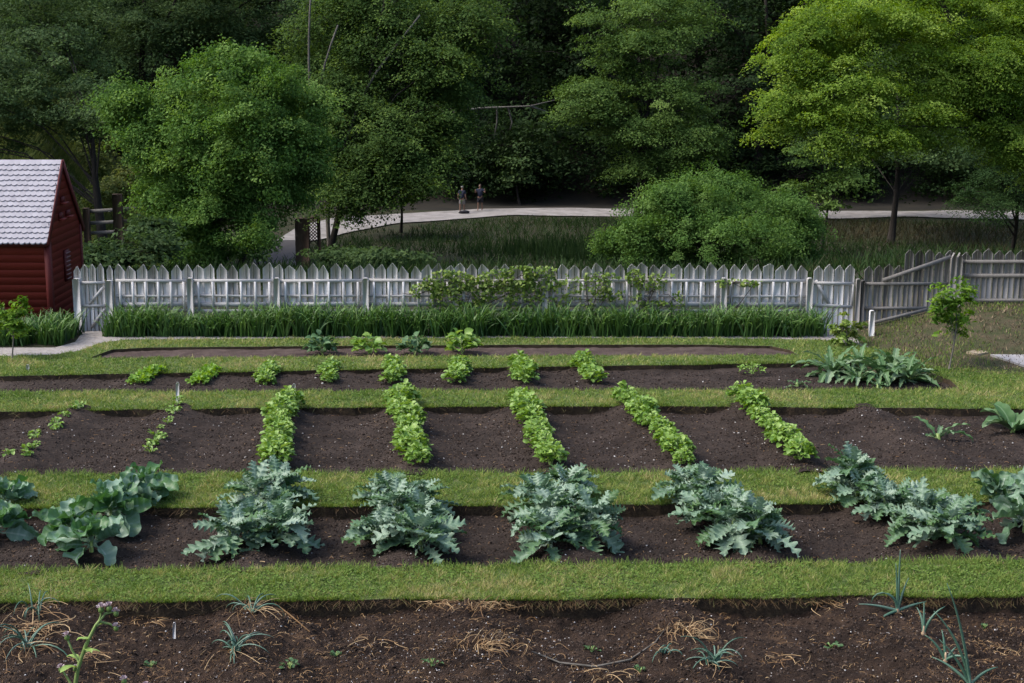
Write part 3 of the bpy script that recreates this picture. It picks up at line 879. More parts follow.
for i, px in enumerate((322, 369, 415, 462)):
    p = G(px, 355, -.06)
    (dk if i % 2 == 0 else lg).put((p[0], p[1], HE(p[0], p[1])), i, 1.0 + .12 * (i == 3), f"{['dark green', 'bright green', 'dull green', 'tallest bright green'][i]} leafy plant, {ORD[i]} of four in the narrow farthest bed", 'four plants in the farthest bed')

# seedlings in the left of the middle bed
sd_ = Pool([make_veg(s, .12, .1, 22, .075, 'veg', 'seedling') for s in (51, 52)])
sdl = [(74, 418, 'at the back of the leftmost sparse row'), (66, 424, 'second from the back in the leftmost sparse row'), (58, 437, 'in the middle of the leftmost sparse row'), (34, 458, 'largest, at the front of the leftmost sparse row'), (28, 464, 'at the very front of the leftmost sparse row beside turf'),
       (179, 412, 'beside the pale plant marker in the second sparse row'), (172, 420, 'second from the back in the second sparse row'), (163, 446, 'upper one of the front pair in the second sparse row'), (155, 455, 'nearest the front in the second sparse row')]
for px, py, lb in sdl:
    sd_.put(gpt(px, py, HC), RNG.uniform(0, 6), RNG.uniform(.42, .65), 'small pale seedling ' + lb, 'seedlings in the left of the middle bed')

ts = Pool([make_veg(s, .07, .06, 12, .05, 'veg', 'seedling') for s in (53, 54)])
for i, (pa, pb) in enumerate(SEED[:2]):
    for k in range(11):
        t = (k + RNG.uniform(-.3, .3)) / 10; px = pa[0] + (pb[0] - pa[0]) * t + RNG.normal(0, 3); py = pa[1] + (pb[1] - pa[1]) * t
        if py > 466 or py < 413: continue
        ts.put(gpt(px, py, HC), RNG.uniform(0, 6), RNG.uniform(.6, 1.2), 'tiny seedling in the %s sparse row of the middle bed' % ['leftmost', 'second'][i], 'tiny seedlings in the %s sparse row' % ['leftmost', 'second'][i])

# cardoons
cd = Pool([make_cardoon(61, .8, 26), make_cardoon(62, .74, 24), make_cardoon(63, .78, 26)])
for px, py, s, lb in [(832, 377, .92, 'large silver-green cardoon with drooping leaves, leftmost of the big clump'), (862, 370, .8, 'cardoon at the back of the big clump, second from the left'),
                      (884, 381, .9, 'cardoon at the front middle of the big clump by the right lawn'), (908, 383, .85, 'rightmost cardoon of the big clump beside bare soil'),
                      (858, 383, .7, 'low cardoon at the front of the big clump beside the leftmost one'), (893, 371, .8, 'cardoon at the back right of the big clump')]:
    p = G(px, py, -.1); cd.put((p[0], p[1], HD(p[0], p[1])), RNG.uniform(0, 6), s, lb, 'cardoons at the right end of the back bed')
cs = Pool([make_cardoon(66, .33, 8), make_cardoon(67, .5, 7)])
for px, py, s, lb, h in [(797, 388, .8, 'small cardoon sprout at the edge of the turf left of the big cardoons', HD), (938, 438, 1.05, 'single grey cardoon with three flat leaves alone on bare soil', HC), (878, 389, .8, 'small cardoon sprout in front of the big cardoons', HD)]:
    p = G(px, py, -.1); cs.put((p[0], p[1], h(p[0], p[1])), RNG.uniform(0, 6), s, lb, None)
bl = make_cardoon(68, .62, 13, lobed=False, mkey='cardoon'); p = G(1013, 430, -.1); bl.location = (p[0], p[1], HC(p[0], p[1]))
bl.name = 'broad_leaved_plant'; tag(bl, 'pale broad-leaved plant cut by the right edge in the middle bed', 'plant')
ft = make_veg(70, .2, .22, 90, .05, 'veg', 'feathery_plant', 'plant'); p = G(752, 375, -.1); ft.location = (p[0], p[1], HD(p[0], p[1])); tag(ft, 'small feathery green plant alone near the back turf edge', 'plant')


# onions and dried clumps in the front bed
def strap(mb, p0, az, L, w, rise, arch, tint, n=8, fold=.35):
    V, f = leaf_grid(L, lambda s: w * .5 * (1 - .85 * s ** 1.6), n, [-1, 0, 1], arch, fold, 0, 1, rise)
    mb.add(place(V, p0, az), f, tint)


def tubeleaf(mb, p0, az, L, r, rise, arch, tint):
    n = 9; s = np.linspace(0, 1, n); ang = rise - arch * s ** 1.4
    x = np.concatenate([[0], np.cumsum(np.cos(ang[:-1]) * L / (n - 1))]); z = np.concatenate([[0], np.cumsum(np.sin(ang[:-1]) * L / (n - 1))])
    P = np.stack([x * math.cos(az), x * math.sin(az), z], 1) + np.array(p0)
    mb.tube(P, r * (1 - .8 * s ** 2), 6, tint)


def onion(px, py, leaves, label, bulb=True, s=1.0):
    p = gpt(px, py, HA); t = thing('onion_plant', label, 'onion', p, group='green onions in the front bed')
    mb = MB()
    for az, L, rise, arch, tt in leaves: tubeleaf(mb, (0, 0, .02), az, L * s, .015, rise, arch, tt * .5)
    mb.build('foliage', M['onion'], t, smooth=True)
    if bulb:
        b = MB(); b.tube([[0, 0, -.02], [0, 0, 0], [0, 0, .02], [0, 0, .05], [0, 0, .1]], [.012, .022, .022, .013, .008], 8); b.build('bulb', M['bulb'], t, smooth=True)


onion(897, 619, [(1.4, .62, 1.52, .05, .6), (2.2, .48, 1.5, .1, .4), (.2, .35, 1.35, .2, .7), (3.1, .42, 1.4, 3.2, .5), (.1, .3, .35, .2, .6), (3.2, .4, .3, .3, .8), (3.6, .3, -.1, .6, .5)], 'tallest upright green onion near the right front turf edge')
onion(923, 641, [(1.5, .30, 1.5, .3, .6), (.1, .34, 1.25, .9, .5), (.4, .22, 1.1, .2, .4), (2., .26, 1.45, 1.0, .7)], 'short green onion with tan bulb in front of the tallest onion')
onion(945, 666, [(1.8, .28, 1.4, .5, .5), (2.8, .3, 1.1, .7, .4), (.4, .16, .9, .3, .6), (5.6, .25, .8, 1.5, .5)], 'green onion with exposed bulb third from the left at right front')
onion(970, 690, [(3.3, 1.0, 1.38, -.35 + .6, .55), (3.0, .5, 1.1, .4, .4), (2.6, .4, .7, .6, .6), (.2, .3, .8, .8, .5), (2.9, .75, 1.3, .6, .45)], 'long-leaved green onion rising from the bottom edge at the right', bulb=False)


def onion_clump(px, py, n, label, seed, L=.3, dead=.4):
    rng = np.random.default_rng(seed); p = gpt(px, py, HA); t = thing('onion_clump', label, 'onion', p, group='sprawling onion clumps in the front bed')
    g = MB(); d = MB()
    for k in range(n):
        a = rng.uniform(0, 6.28); l = L * rng.uniform(.6, 1.3)
        tubeleaf(g, (rng.normal(0, .03), rng.normal(0, .03), .01), a, l, .0085, rng.uniform(.4, 1.4), rng.uniform(1.0, 3.3), rng.uniform(.2, .9) * .5)
    for k in range(int(n * 1.8 * dead) + 4):
        fibre(d, (rng.normal(0, .07), rng.normal(0, .05), .015), rng.uniform(0, 6.28), L * rng.uniform(.5, 1.2), rng.uniform(.003, .007), rng.uniform(.2, 1), rng.normal(0, 2), rng.uniform(.01, .08))
    g.build('foliage', M['onion'], t, smooth=True); d.build('dry_leaves', M['straw'], t)


onion_clump(236, 660, 16, 'green onion clump with spiky blue-green leaves, left of centre at front', 81, .4)
onion_clump(252, 622, 8, 'curling half-dry onion clump close to the turf edge left of centre', 82, .36, 1.6)
onion_clump(28, 655, 14, 'sprawling onion clump with looping leaves at the left picture edge', 83, .5, .9)
onion_clump(36, 625, 8, 'thin onion clump behind the flower stalk at far left', 84, .36, 1.2)
onion_clump(715, 668, 16, 'blue-green onion clump right of centre at the bottom', 85, .34)
onion_clump(662, 660, 6, 'small green onion clump beside the long bent twig', 86, .2, .4)


def dry_clump(px, py, n, label, seed, L=.22, hoop=.07):
    rng = np.random.default_rng(seed); p = gpt(px, py, HA); d = MB()
    for k in range(int(n * 1.9)):
        fibre(d, (rng.normal(0, .14) , rng.normal(0, .08), .01), rng.uniform(0, 6.28), L * rng.uniform(.5, 1.3), rng.uniform(.003, .007), rng.beta(2.2, 1.6), rng.normal(0, 2.2), rng.uniform(0, hoop))
    o = d.build('dried_onion_tops', M['straw']); o.location = tuple(p); tag(o, label, 'dry stems', 'dried onion tops on the front bed')


dry_clump(478, 618, 34, 'wispy tan dried onion tops near the turf edge at centre', 91)
dry_clump(484, 652, 40, 'looped pale dried onion tops at bottom centre', 92, .25, .1)
dry_clump(688, 640, 46, 'brightest straw-coloured dried tops right of centre, above the green clump', 93, .25, .09)
dry_clump(675, 606, 30, 'flat pale dried tops against the turf edge right of centre', 94, .2, .03)
dry_clump(30, 640, 36, 'orange-brown dried tops among the onions at far left', 95, .25, .04)
for q_, (px, py, n, lb) in enumerate([(446, 612, 18, 'thin wisp of dried tops left of the centre wisp, under the turf edge'), (604, 672, 22, 'small dried tuft at the bottom edge below the bent twig'), (832, 606, 22, 'dried tops at the turf edge left of the tallest onion'), (1004, 640, 20, 'scattered dried tops at the far right of the front bed'),
                                  (150, 612, 16, 'faint dried tops at the turf edge right of the flower stalk'), (372, 640, 12, 'sparse dried fibres alone on dark soil left of centre'), (80, 660, 22, 'dried stems on the soil behind the base of the flower stalk'), (770, 650, 18, 'dry fibres on soil right of the bottom onion clump')]):
    dry_clump(px, py, n, lb, 300 + q_, .2, .03)
fw = Pool([make_veg(s, .06, .06, 9, .045, 'dkveg', 'weed', 'weed') for s in (55, 56)])
for px, py, lb in [(150, 655, 'left of the spiky onion clump'), (290, 668, 'at the bottom right of the spiky onion clump'), (336, 652, 'alone on bare soil left of centre'), (592, 640, 'above the middle of the bent twig'), (640, 668, 'under the right end of the bent twig'), (832, 640, 'left of the short onion'), (985, 618, 'behind the long-leaved onion'), (432, 668, 'at the bottom edge left of the looped dry tops')]:
    fw.put(gpt(px, py, HA), RNG.uniform(0, 6), RNG.uniform(.6, 1.2), 'tiny green weed ' + lb, 'small weeds in the front bed')
mb = MB(); rng = np.random.default_rng(5)
pp = [gpt(x, y, HA) for x, y in ((532, 649), (560, 655), (595, 660), (630, 656), (655, 647), (670, 632))]
mb.tube([(a, b, c + .02) for a, b, c in pp], [.006, .009, .011, .01, .007, .003], 6); o = mb.build('twig', M['palebark'], smooth=True); tag(o, 'long bent pale twig lying on the front bed', 'twig')
mb = MB(); pp = [gpt(x, y, HA) for x, y in ((272, 608), (290, 617), (310, 632))]
mb.tube([(a, b, c + .03) for a, b, c in pp], [.009, .008, .006], 6); o = mb.build('dry_stalk', M['straw'], smooth=True); tag(o, 'straight brown dry stalk lying beside the curling onion clump', 'stalk')


# plant markers
def marker(px, py, Hf, hgt, label, wd=.05):
    p = gpt(px, py, Hf) if Hf else G(px, py); mb = MB(); x = wd / 2
    mb.prism([(-x, -.08), (x, -.08), (x, hgt - .02), (x * .5, hgt), (-x * .5, hgt), (-x, hgt - .02)], -.006, .006, .8)
    o = mb.build('plant_marker', M['wood']); o.location = tuple(p); o.rotation_euler = (0.08, .05, .1); tag(o, label, 'plant marker', 'wooden plant markers')


marker(28, 376, HD, .19, 'pale wooden plant marker at the far left of the back bed', .055)
marker(178, 409, HC, .27, 'pale wooden plant marker at the head of the second sparse row', .05)
marker(294, 407, HC, .24, 'wooden plant marker at the back end of the first leafy row', .045)
marker(174, 633, HA, .17, 'small white plant marker in the front bed near the left', .028)

# tall flowering stalk close to the camera, lower left
base = at(62, 700, 5.2); gz = float(natural(base[0], base[1]))
fl = thing('flowering_stalk', 'green stalk with faded lilac flower heads at lower left front', 'flower', (base[0], base[1], gz))
o0 = np.array([base[0], base[1], gz]); mb = MB()
Pp = lambda px, py, dy=0: at(px, py, 5.2 + dy) - o0
main = [np.array([-.02, 0, 0]), Pp(70, 720), Pp(78, 668), Pp(86, 645), Pp(96, 625), Pp(106, 613)]
mb.tube(main, [.009, .0085, .008, .007, .006, .004], 7)
for pts in ([Pp(79, 662), Pp(72, 650), Pp(67, 638)], [Pp(75, 690), Pp(66, 676), Pp(62, 670)], [Pp(100, 622), Pp(110, 624), Pp(115, 628)], [Pp(98, 625), Pp(101, 615), Pp(100, 608)], [Pp(76, 700), Pp(112, 700), Pp(123, 682)], [Pp(76, 712), Pp(135, 705), Pp(146, 688)], [Pp(104, 614), Pp(112, 612), Pp(116, 613)]):
    mb.tube(pts, [.005, .004, .0035], 6)
mb.build('stem', M['stemgreen'], fl, smooth=True)
rng = np.random.default_rng(3)


def head(c, r, n=26):
    h = MB(); c = np.array(c)
    V = IV * np.array([r * .62, r * .62, r * .75]); h.add(V + c - np.array([0, 0, r * .35]), IF, .2)
    o = h.build('calyx', M['stemgreen'], fl, smooth=True)
    g = MB()
    for k in range(n):
        a = rng.uniform(0, 6.28); e = rng.uniform(.3, 1.57); d = np.array([math.cos(a) * math.cos(e), math.sin(a) * math.cos(e), math.sin(e)])
        b = np.cross(d, [0, 0, 1.01]); b /= np.linalg.norm(b) + 1e-6
        q = c + d * r; g.add([c + d * r * .3 - b * .002, c + d * r * .3 + b * .002, q + b * .003, q - b * .003], [[0, 1, 2, 3]], rng.random())
    g.build('flower_head', M['lilac'], fl)


for px, py, r in ((101, 608, .02), (109, 607, .02), (116, 612, .018), (116, 627, .017), (67, 636, .018), (61, 668, .017), (75, 668, .014), (124, 680, .018), (146, 686, .018)):
    head(Pp(px, py), r)
mb = MB()
for az, px, py, L in ((.3, 81, 655, .07), (2.8, 80, 660, .06), (.6, 94, 628, .05), (3.4, 90, 640, .05), (5.5, 84, 650, .06), (4, 78, 668, .08)):
    V, f = leaf_grid(L, lambda s: L * .22 * math.sin(math.pi * (s * .95 + .03)), 6, [-1, 0, 1], 1.2, .4, .003, 9, .5); mb.add(place(V, Pp(px, py), az), f, .4)
mb.build('leaves', M['veg'], fl, smooth=True)

# ------------------------------------------------------------------ daylilies
def lily_border(name, label, clumps, seed, hgt=.55):
    rng = np.random.default_rng(seed); mb = MB()
    for (x, y, z) in clumps:
        nb = 26
        bt = rng.normal(.42, .15); hs = (.78 + .45 * float(vnoise(x * 1.3, y * 2.0, 33))) * hgt
        for k in range(nb):
            a = rng.uniform(0, 6.28); L = hs * rng.uniform(.8, 1.55)
            V, f = leaf_grid(L, lambda s: .013 * (1 - .8 * s ** 2) + .001, 6, [-1, 1], rng.uniform(.9, 2.6), 0, 0, 1, rng.uniform(1.3, 1.6), rng, 0, 2.3)
            tt = np.clip(bt + rng.normal(0, .18) + np.linspace(-.15, .15, len(f)), 0, 1)
            mb.add(place(V, (x + rng.normal(0, .05), y + rng.normal(0, .05), z), a, rng.normal(0, .2)), f, tt)
    o = mb.build(name, M['lily']); tag(o, label, 'daylilies', kind='stuff')


x0, x1 = G(112, 334)[0], G(822, 334)[0]
cl = [(x + RNG.normal(0, .04), y + RNG.normal(0, .04), -.03) for y in (YF - .28, YF - .42, YF - .60) for x in np.arange(x0, x1, .15)]
lily_border('daylily_border', 'long dense border of dark green daylily leaves along the fence foot', cl, 5, .46)
xa, xb = G(-60, 345)[0], G(84, 345)[0]
cl = [(x + RNG.normal(0, .05), y + RNG.normal(0, .05), -.03) for y in (27.1, 27.35, 27.6, 27.9, 28.15) for x in np.arange(xa, xb - .45 + .25 * (28.1 - y) * 0, .18)]
lily_border('daylily_patch', 'patch of dark green daylily leaves at the foot of the red shed', cl, 6, .40)

# ------------------------------------------------------------------ fence
PXM = (YF * cp + H * sp) / F            # metres per pixel at the fence


def fx(px): return (px - 512) * PXM


def fz(py): return at(512, py, YF)[2]


def picket_pair(mb, xc, w, zb, zt, y, tint, rng, valley=.09, asym=0.0):
    """two boards, each with a slanted top, whose cuts meet in one point"""
    g = .010; hw = w / 2; m = asym * w
    y0, y1 = y - .011, y + .011
    dz = rng.normal(0, .016)
    j = rng.uniform(-.012, .012)
    mb.prism([(xc - hw + g, zb + j), (xc + m - g * .75, zb + j), (xc + m - g * .75, zt + dz - .005), (xc - hw + g, zt - valley + dz)], y0, y1, np.clip(tint + rng.normal(0, .12), 0, 1))
    mb.prism([(xc + m + g * .75, zb - j), (xc + hw - g, zb - j), (xc + hw - g, zt - valley + dz + rng.normal(0, .01)), (xc + m + g * .75, zt + dz)], y0 + rng.normal(0, .003), y1, np.clip(tint + rng.normal(0, .14), 0, 1))


rng = np.random.default_rng(12)
GRP = 'picket fence and gates along the back of the garden'
fence = thing('picket_fence', 'long grey weathered picket fence with lattice rails behind the daylilies', 'fence', (fx(460), YF, 0))
fo = np.array([fx(460), YF, 0])
x_start, x_end = fx(116), fx(806)
npk = 61; wpk = (x_end - x_start) / npk
for k in range(npk):
    m = MB(); picket_pair(m, x_start + (k + .5) * wpk - fo[0], wpk, fz(307), fz(264.6 - (.8 if k % 5 == 2 else 0)), .02, np.clip(rng.normal(.62, .14), .1, 1), rng, .115 + rng.normal(0, .02), rng.choice([-.12, 0, .12]))
    xp = x_start + (k + .5) * wpk - fo[0]; o = m.build('picket', M['wood'], fence, loc=(xp, 0, 0)); o.rotation_euler = (0, rng.normal(0, .010), 0)
posts = [116, 193, 279, 367, 456, 545, 634, 722, 807]
for px in posts[1:]:
    m = MB(); m.prism([(-.055, 0), (.055, 0), (.055, fz(277)), (.03, fz(275.6)), (-.03, fz(275.6)), (-.055, fz(277))], -.15, -.04, .5 + rng.normal(0, .1))
    o = m.build('post', M['wood'], fence); o.location = (fx(px) - fo[0], 0, -.03)
for py, hh, yy, tt in ((280.5, .062, -.022, .7), (295.8, .042, -.022, .62), (304.3, .085, -.018, .6), (310.6, .06, -.02, .55)):
    for a, b in zip(posts[:-1], posts[1:]):
        m = MB(); sag = rng.normal(0, .006, 2)
        m.bar((fx(a) - fo[0] + .05, yy, fz(py) + sag[0]), (fx(b) - fo[0] - .05, yy, fz(py) + sag[1]), .03, hh, np.clip(tt + rng.normal(0, .1), 0, 1)); m.build('rail', M['railwood'], fence)
for a, b in zip(posts[:-1], posts[1:]):
    for k in range(6):
        px = a + (b - a) * (k + .55) / 6.1
        if px < 120: continue
        m = MB(); m.box((fx(px) - fo[0], -.052, (fz(281.5) + fz(311)) / 2), (.042, .022, fz(281.5) - fz(311)), np.clip(.72 + rng.normal(0, .12), 0, 1)); m.build('lattice_slat', M['wood'], fence)


def cap_post(name, px0, px1, pyt, pyb, label, y=-.1, m='wood', gate=None, tint=.6):
    w_ = (px1 - px0) * PXM; mb = MB(); zt, zb = fz(pyt), fz(pyb) - .1
    mb.prism([(-w_ / 2, zb), (w_ / 2, zb), (w_ / 2, zt), (w_ * .3, zt + .02), (-w_ * .3, zt + .02), (-w_ / 2, zt)], y, y + .11, tint)
    o = mb.build(name, M[m], gate); o.location = (fx((px0 + px1) / 2), YF, 0)
    if label: tag(o, label, 'post')
    return o


# left gate
cap_post('gate_post', 76.5, 83.5, 279, 331, 'pale square gate post against the red shed wall', tint=.68)
cap_post('gate_post', 108.8, 115.2, 281, 331, 'grey gate post between the left gate and the fence', tint=.5)
mb = MB(); mb.prism([(-.07, 0), (.07, 0), (.07, .22), (-.07, .22)], -.09, .01, .65); o = mb.build('wooden_block', M['wood']); o.location = (fx(77), YF - .13, -.02); tag(o, 'short pale block leaning at the foot of the left gate post', 'block')
gate = thing('garden_gate', 'small grey wooden gate with diagonal braces beside the red shed', 'gate', (fx(97), YF, 0))
gx = fx(97)
for k, pc in enumerate((87.5, 95.3, 103.5)):
    m = MB(); picket_pair(m, fx(pc) - gx, 8 * PXM, fz(331), fz(264 if k < 2 else 264), .0, .66 + rng.normal(0, .08), rng, .1); m.build('picket', M['wood'], gate)
for pa, pb, wd in (((85.6, 281), (85.6, 330), .05), ((106.6, 281), (106.6, 330), .055), ((84.5, 282.5), (108, 282.5), .055), ((85, 305.5), (107, 305.5), .05), ((91, 304), (106, 287), .05), ((92, 327), (106, 309), .05)):
    m = MB(); m.bar((fx(pa[0]) - gx, -.03 if pa[0] == pb[0] else -.034, fz(pa[1])), (fx(pb[0]) - gx, -.03 if pa[0] == pb[0] else -.034, fz(pb[1])), .024, wd, .7); m.build('brace', M['railwood'], gate)
# fence picket pair over the posts
m = MB()
pk = thing('picket', 'single pointed picket between the left gate and the long fence', 'picket', (fx(112.5), YF, 0))
picket_pair(m, 0, 7 * PXM, fz(330), fz(265.5), .02, .55, rng, .09); m.build('board', M['wood'], pk)
pk = thing('picket', 'single pointed picket standing behind the gate post against the red shed', 'picket', (fx(80), YF, 0))
m = MB(); picket_pair(m, 0, 8 * PXM, fz(330), fz(265), .03, .62, rng, .1); m.build('board', M['wood'], pk)

# right gate
gate = thing('garden_gate', 'grey picket gate with one diagonal brace and stained foot at right', 'gate', (fx(832), YF, 0)); gx = fx(832)
for k in range(4):
    m = MB(); picket_pair(m, fx(816.2 + k * 10.4) - gx, 10.2 * PXM, fz(331), fz(264.5), .0, .66 + rng.normal(0, .08), rng, .1); m.build('picket', M['wood'], gate)
for pa, pb, wd in (((812, 282.6), (851, 283.5), .06), ((812, 304.6), (851, 306.5), .06), ((813.5, 280), (827, 303), .06), ((850.6, 284), (850.6, 305), .05)):
    m = MB(); m.bar((fx(pa[0]) - gx, -.033, fz(pa[1])), (fx(pb[0]) - gx, -.03, fz(pb[1])), .024, wd, .68); m.build('brace', M['railwood'], gate)
cap_post('gate_post', 853.4, 857.6, 279.5, 327, 'slim brown-grey gate post at the hinge side of the right gate', m='oldwood', tint=.75)
cap_post('gate_post', 859.0, 862.2, 281, 325, 'dark thin post where the sloping fence section begins', m='oldwood', tint=.1, y=-.08)
mb = MB(); w_ = 5 * PXM * .94; mb.prism([(-w_ / 2, -.1), (w_ / 2, -.1), (w_ / 2, .5), (w_ * .3, .52), (-w_ * .3, .52), (-w_ / 2, .5)], -.05, .05, .8)
p = G(871, 337.5); o = mb.build('short_post', M['wood']); o.location = tuple(p); tag(o, 'short pale stub post standing alone beside the right gate', 'post')

# stepped right fence
sec = thing('picket_fence', 'darker stepped fence section with a long sloping rail right of the gate', 'fence', (fx(905), YF, 0)); gx = fx(905)
pcs = [(861.5 + k * 9.9, 265.5 if k < 4 else 250) for k in range(9)]
for px, top in pcs:
    m = MB(); picket_pair(m, fx(px + 4.9) - gx, 9.6 * PXM, fz(321) if px < 905 else fz(311), fz(top), .02, np.clip(rng.normal(.5, .15), 0, 1), rng, .09); m.build('picket', M['oldwood'], sec)
for pa, pb, wd in (((861, 283.6), (945, 283.6), .06), ((861, 308), (925, 308), .06), ((880, 280), (946, 256.5), .075), ((868, 323), (925, 309), .06)):
    m = MB(); m.bar((fx(pa[0]) - gx, -.02 if pa[1] == pb[1] else -.05, fz(pa[1])), (fx(pb[0]) - gx, -.02 if pa[1] == pb[1] else -.05, fz(pb[1])), .03, wd, .45); m.build('rail', M['oldwood'], sec)
for px in (948.5, 954):
    m = MB(); m.prism([(-.055, .3), (.055, .3), (.055, fz(258)), (0, fz(252)), (-.055, fz(258))], -.13, -.03, .6); o = m.build('post', M['oldwood'], sec); o.location = (fx(px) - gx, 0, 0)
sec2 = thing('picket_fence', 'dark weathered picket fence on the raised ground at the right edge', 'fence', (fx(1010), YF, 0)); gx = fx(1010)
for k in range(24):
    m = MB(); picket_pair(m, fx(962 + k * 10.9) - gx, 10.6 * PXM, fz(302), fz(250.5), .02, np.clip(rng.normal(.45, .15), 0, 1), rng, .09); m.build('picket', M['oldwood'], sec2)
for py, hh in ((261.5, .065), (275.5, .075), (300, .06)):
    m = MB(); m.bar((fx(957) - gx, -.02, fz(py)), (fx(1222) - gx, -.02, fz(py)), .03, hh, .45); m.build('rail', M['oldwood'], sec2)


# vines on the fence
def vine(label, areas, seed, foot):
    rng = np.random.default_rng(seed)
    base = np.array([fx(foot), YF - .12, 0]); t = thing('climbing_vine', label, 'vine', base, group='vines climbing the fence')
    st = MB(); lf = MB(); C = []; Nn = []; S = []; T = []
    for (px, py, rx, rz, n) in areas:
        c = np.array([fx(px), YF - .11, fz(py)])
        q = c - base
        st.tube([[0, 0, 0], [q[0] * .3, rng.normal(0, .02), q[2] * .5], q], [.012, .009, .005], 5)
        for k in range(4):
            e = q + np.array([rng.normal(0, rx * PXM * .6), rng.normal(0, .05), rng.normal(0, rz * PXM * .5)]); st.tube([q, (q + e) / 2 + rng.normal(0, .03, 3), e], [.006, .005, .003], 4)
        n = int(n * 1.9); r = np.sqrt(rng.random(n)) * 1.1; a = rng.uniform(0, 6.28, n)
        P = np.stack([q[0] + r * np.cos(a) * rx * PXM, q[1] - np.abs(rng.normal(0, .07, n)), q[2] + r * np.sin(a) * rz * PXM], 1)
        cl_ = np.floor(P[:, 0] * 5) + np.floor(P[:, 2] * 5) * 7
        ok = _hash(cl_.astype(np.int64), cl_.astype(np.int64) + seed, 3) > .18
        C.append(P[ok])
    C = np.concatenate(C); n = len(C)
    nn = rng.normal(0, .6, (n, 3)) + np.array([-.1, -.5, .7])
    leafq(lf, C, nn, rng.uniform(.045, .085, n), np.clip(rng.normal(.42, .22, n), 0, 1), rng, .8)
    st.build('stem', M['brownwood'], t); lf.build('foliage', M['vine'], t)


def leafq(mb, c, nrm, size, tint, rng, asp=.6):
    n = len(c); nrm = nrm / (np.linalg.norm(nrm, axis=1)[:, None] + 1e-9)
    r = rng.normal(0, 1, (n, 3)); t = r - (r * nrm).sum(1)[:, None] * nrm; t /= (np.linalg.norm(t, axis=1)[:, None] + 1e-9)
    b = np.cross(nrm, t); s = size[:, None]
    fold = nrm * s * .12
    v = np.stack([c - t * s * .5, c + b * s * asp * .5 + fold - t * s * .08, c + t * s * .5, c - b * s * asp * .5 + fold - t * s * .08], 1)
    mb.add(v.reshape(-1, 3), np.arange(4 * n).reshape(-1, 4), tint)


vine('dense light green vine draping the fence left of centre', [(430, 290, 18, 8, 150), (450, 281, 24, 11, 260), (472, 290, 22, 14, 260), (500, 280, 22, 11, 240), (520, 275, 16, 10, 160), (540, 277, 26, 11, 240), (515, 293, 30, 14, 170), (535, 298, 30, 12, 120), (455, 300, 26, 10, 100)], 3, 462)
vine('sparse vine threading the lattice rails near the fence middle', [(585, 285, 30, 8, 90), (600, 276, 18, 5, 60), (590, 298, 28, 10, 70), (608, 292, 14, 12, 60)], 4, 590)
vine('small vine wrapped over a fence post right of centre', [(634, 277, 9, 8, 90), (650, 290, 14, 12, 110), (645, 300, 16, 8, 60), (672, 298, 12, 9, 45), (660, 276, 12, 5, 30)], 5, 640)
vine('wispy vine tendrils on the top rail of the right fence bays', [(730, 282, 16, 4, 60), (752, 283, 14, 3, 30)], 6, 728)

# ------------------------------------------------------------------ red shed
c0 = G(53, 329); X1 = c0[0]; Y0 = c0[1]; DEP = 2.2; WID = 4.2; EAVE = 1.80; RIDGE = 3.14
shed = thing('red_shed', 'small barn-red clapboard shed with steep pale shingle roof', 'shed', (X1, Y0, 0))
rs = np.random.default_rng(2)


def board(mb, a, b, h, nrm, tint):
    """one lapped clapboard from a to b (lower edge), leaning out at the foot"""
    a = np.array(a, float); b = np.array(b, float); n = np.array(nrm, float)
    up = np.array([0, 0, h * 1.12])
    v = [a + n * .011, b + n * .011, b + up + n * .006, a + up + n * .006, a + n * .004, b + n * .004]
    mb.add(v, [[0, 1, 2, 3], [4, 5, 1, 0]], tint)


mb = MB(); ch = .145
for k in range(int(EAVE / ch) + 1):
    z = k * ch; board(mb, (-WID, 0, z), (-.05, 0, z), min(ch, EAVE - z + .02), (0, -1, 0), rs.normal(.5, .12))
mb.build('front_wall', M['redwall'], shed)
mb = MB(); slope = (RIDGE - EAVE) / (DEP / 2)
for k in range(int(RIDGE / ch)):
    z = k * ch; zt = z + ch
    y0 = .05 if z < EAVE else (z - EAVE) / slope + .02; y1 = DEP - .0 if z < EAVE else DEP - (z - EAVE) / slope - .02
    if y1 - y0 > .08: board(mb, (0, y0, z), (0, y1, z), ch, (1, 0, 0), rs.normal(.4, .12))
mb.build('gable_wall', M['redwall'], shed)
mb = MB(); mb.box((-WID / 2, DEP / 2, EAVE / 2), (WID - .04, DEP - .04, EAVE), .2)
mb.add([[-.012, .03, EAVE], [-.012, DEP - .03, EAVE], [-.012, DEP / 2, RIDGE - .05], [-WID + .02, .03, EAVE], [-WID + .02, DEP - .03, EAVE], [-WID + .02, DEP / 2, RIDGE - .05]], [[0, 1, 2], [3, 5, 4]], .2)
mb.add([[0, DEP, 0], [-WID, DEP, 0], [-WID, DEP, EAVE], [0, DEP, EAVE]], [[0, 1, 2, 3]], .3); mb.build('inner_wall', M['darkred'], shed)
mb = MB(); mb.box((-.015, -.018, EAVE / 2), (.11, .05, EAVE), .8); mb.box((.022, .045, EAVE / 2), (.03, .1, EAVE - .01), .5); mb.build('corner_board', M['darkred'], shed)
mb = MB(); mb.box((.018, DEP - .04, EAVE / 2), (.035, .09, EAVE - .01), .5); mb.build('corner_board', M['darkred'], shed)
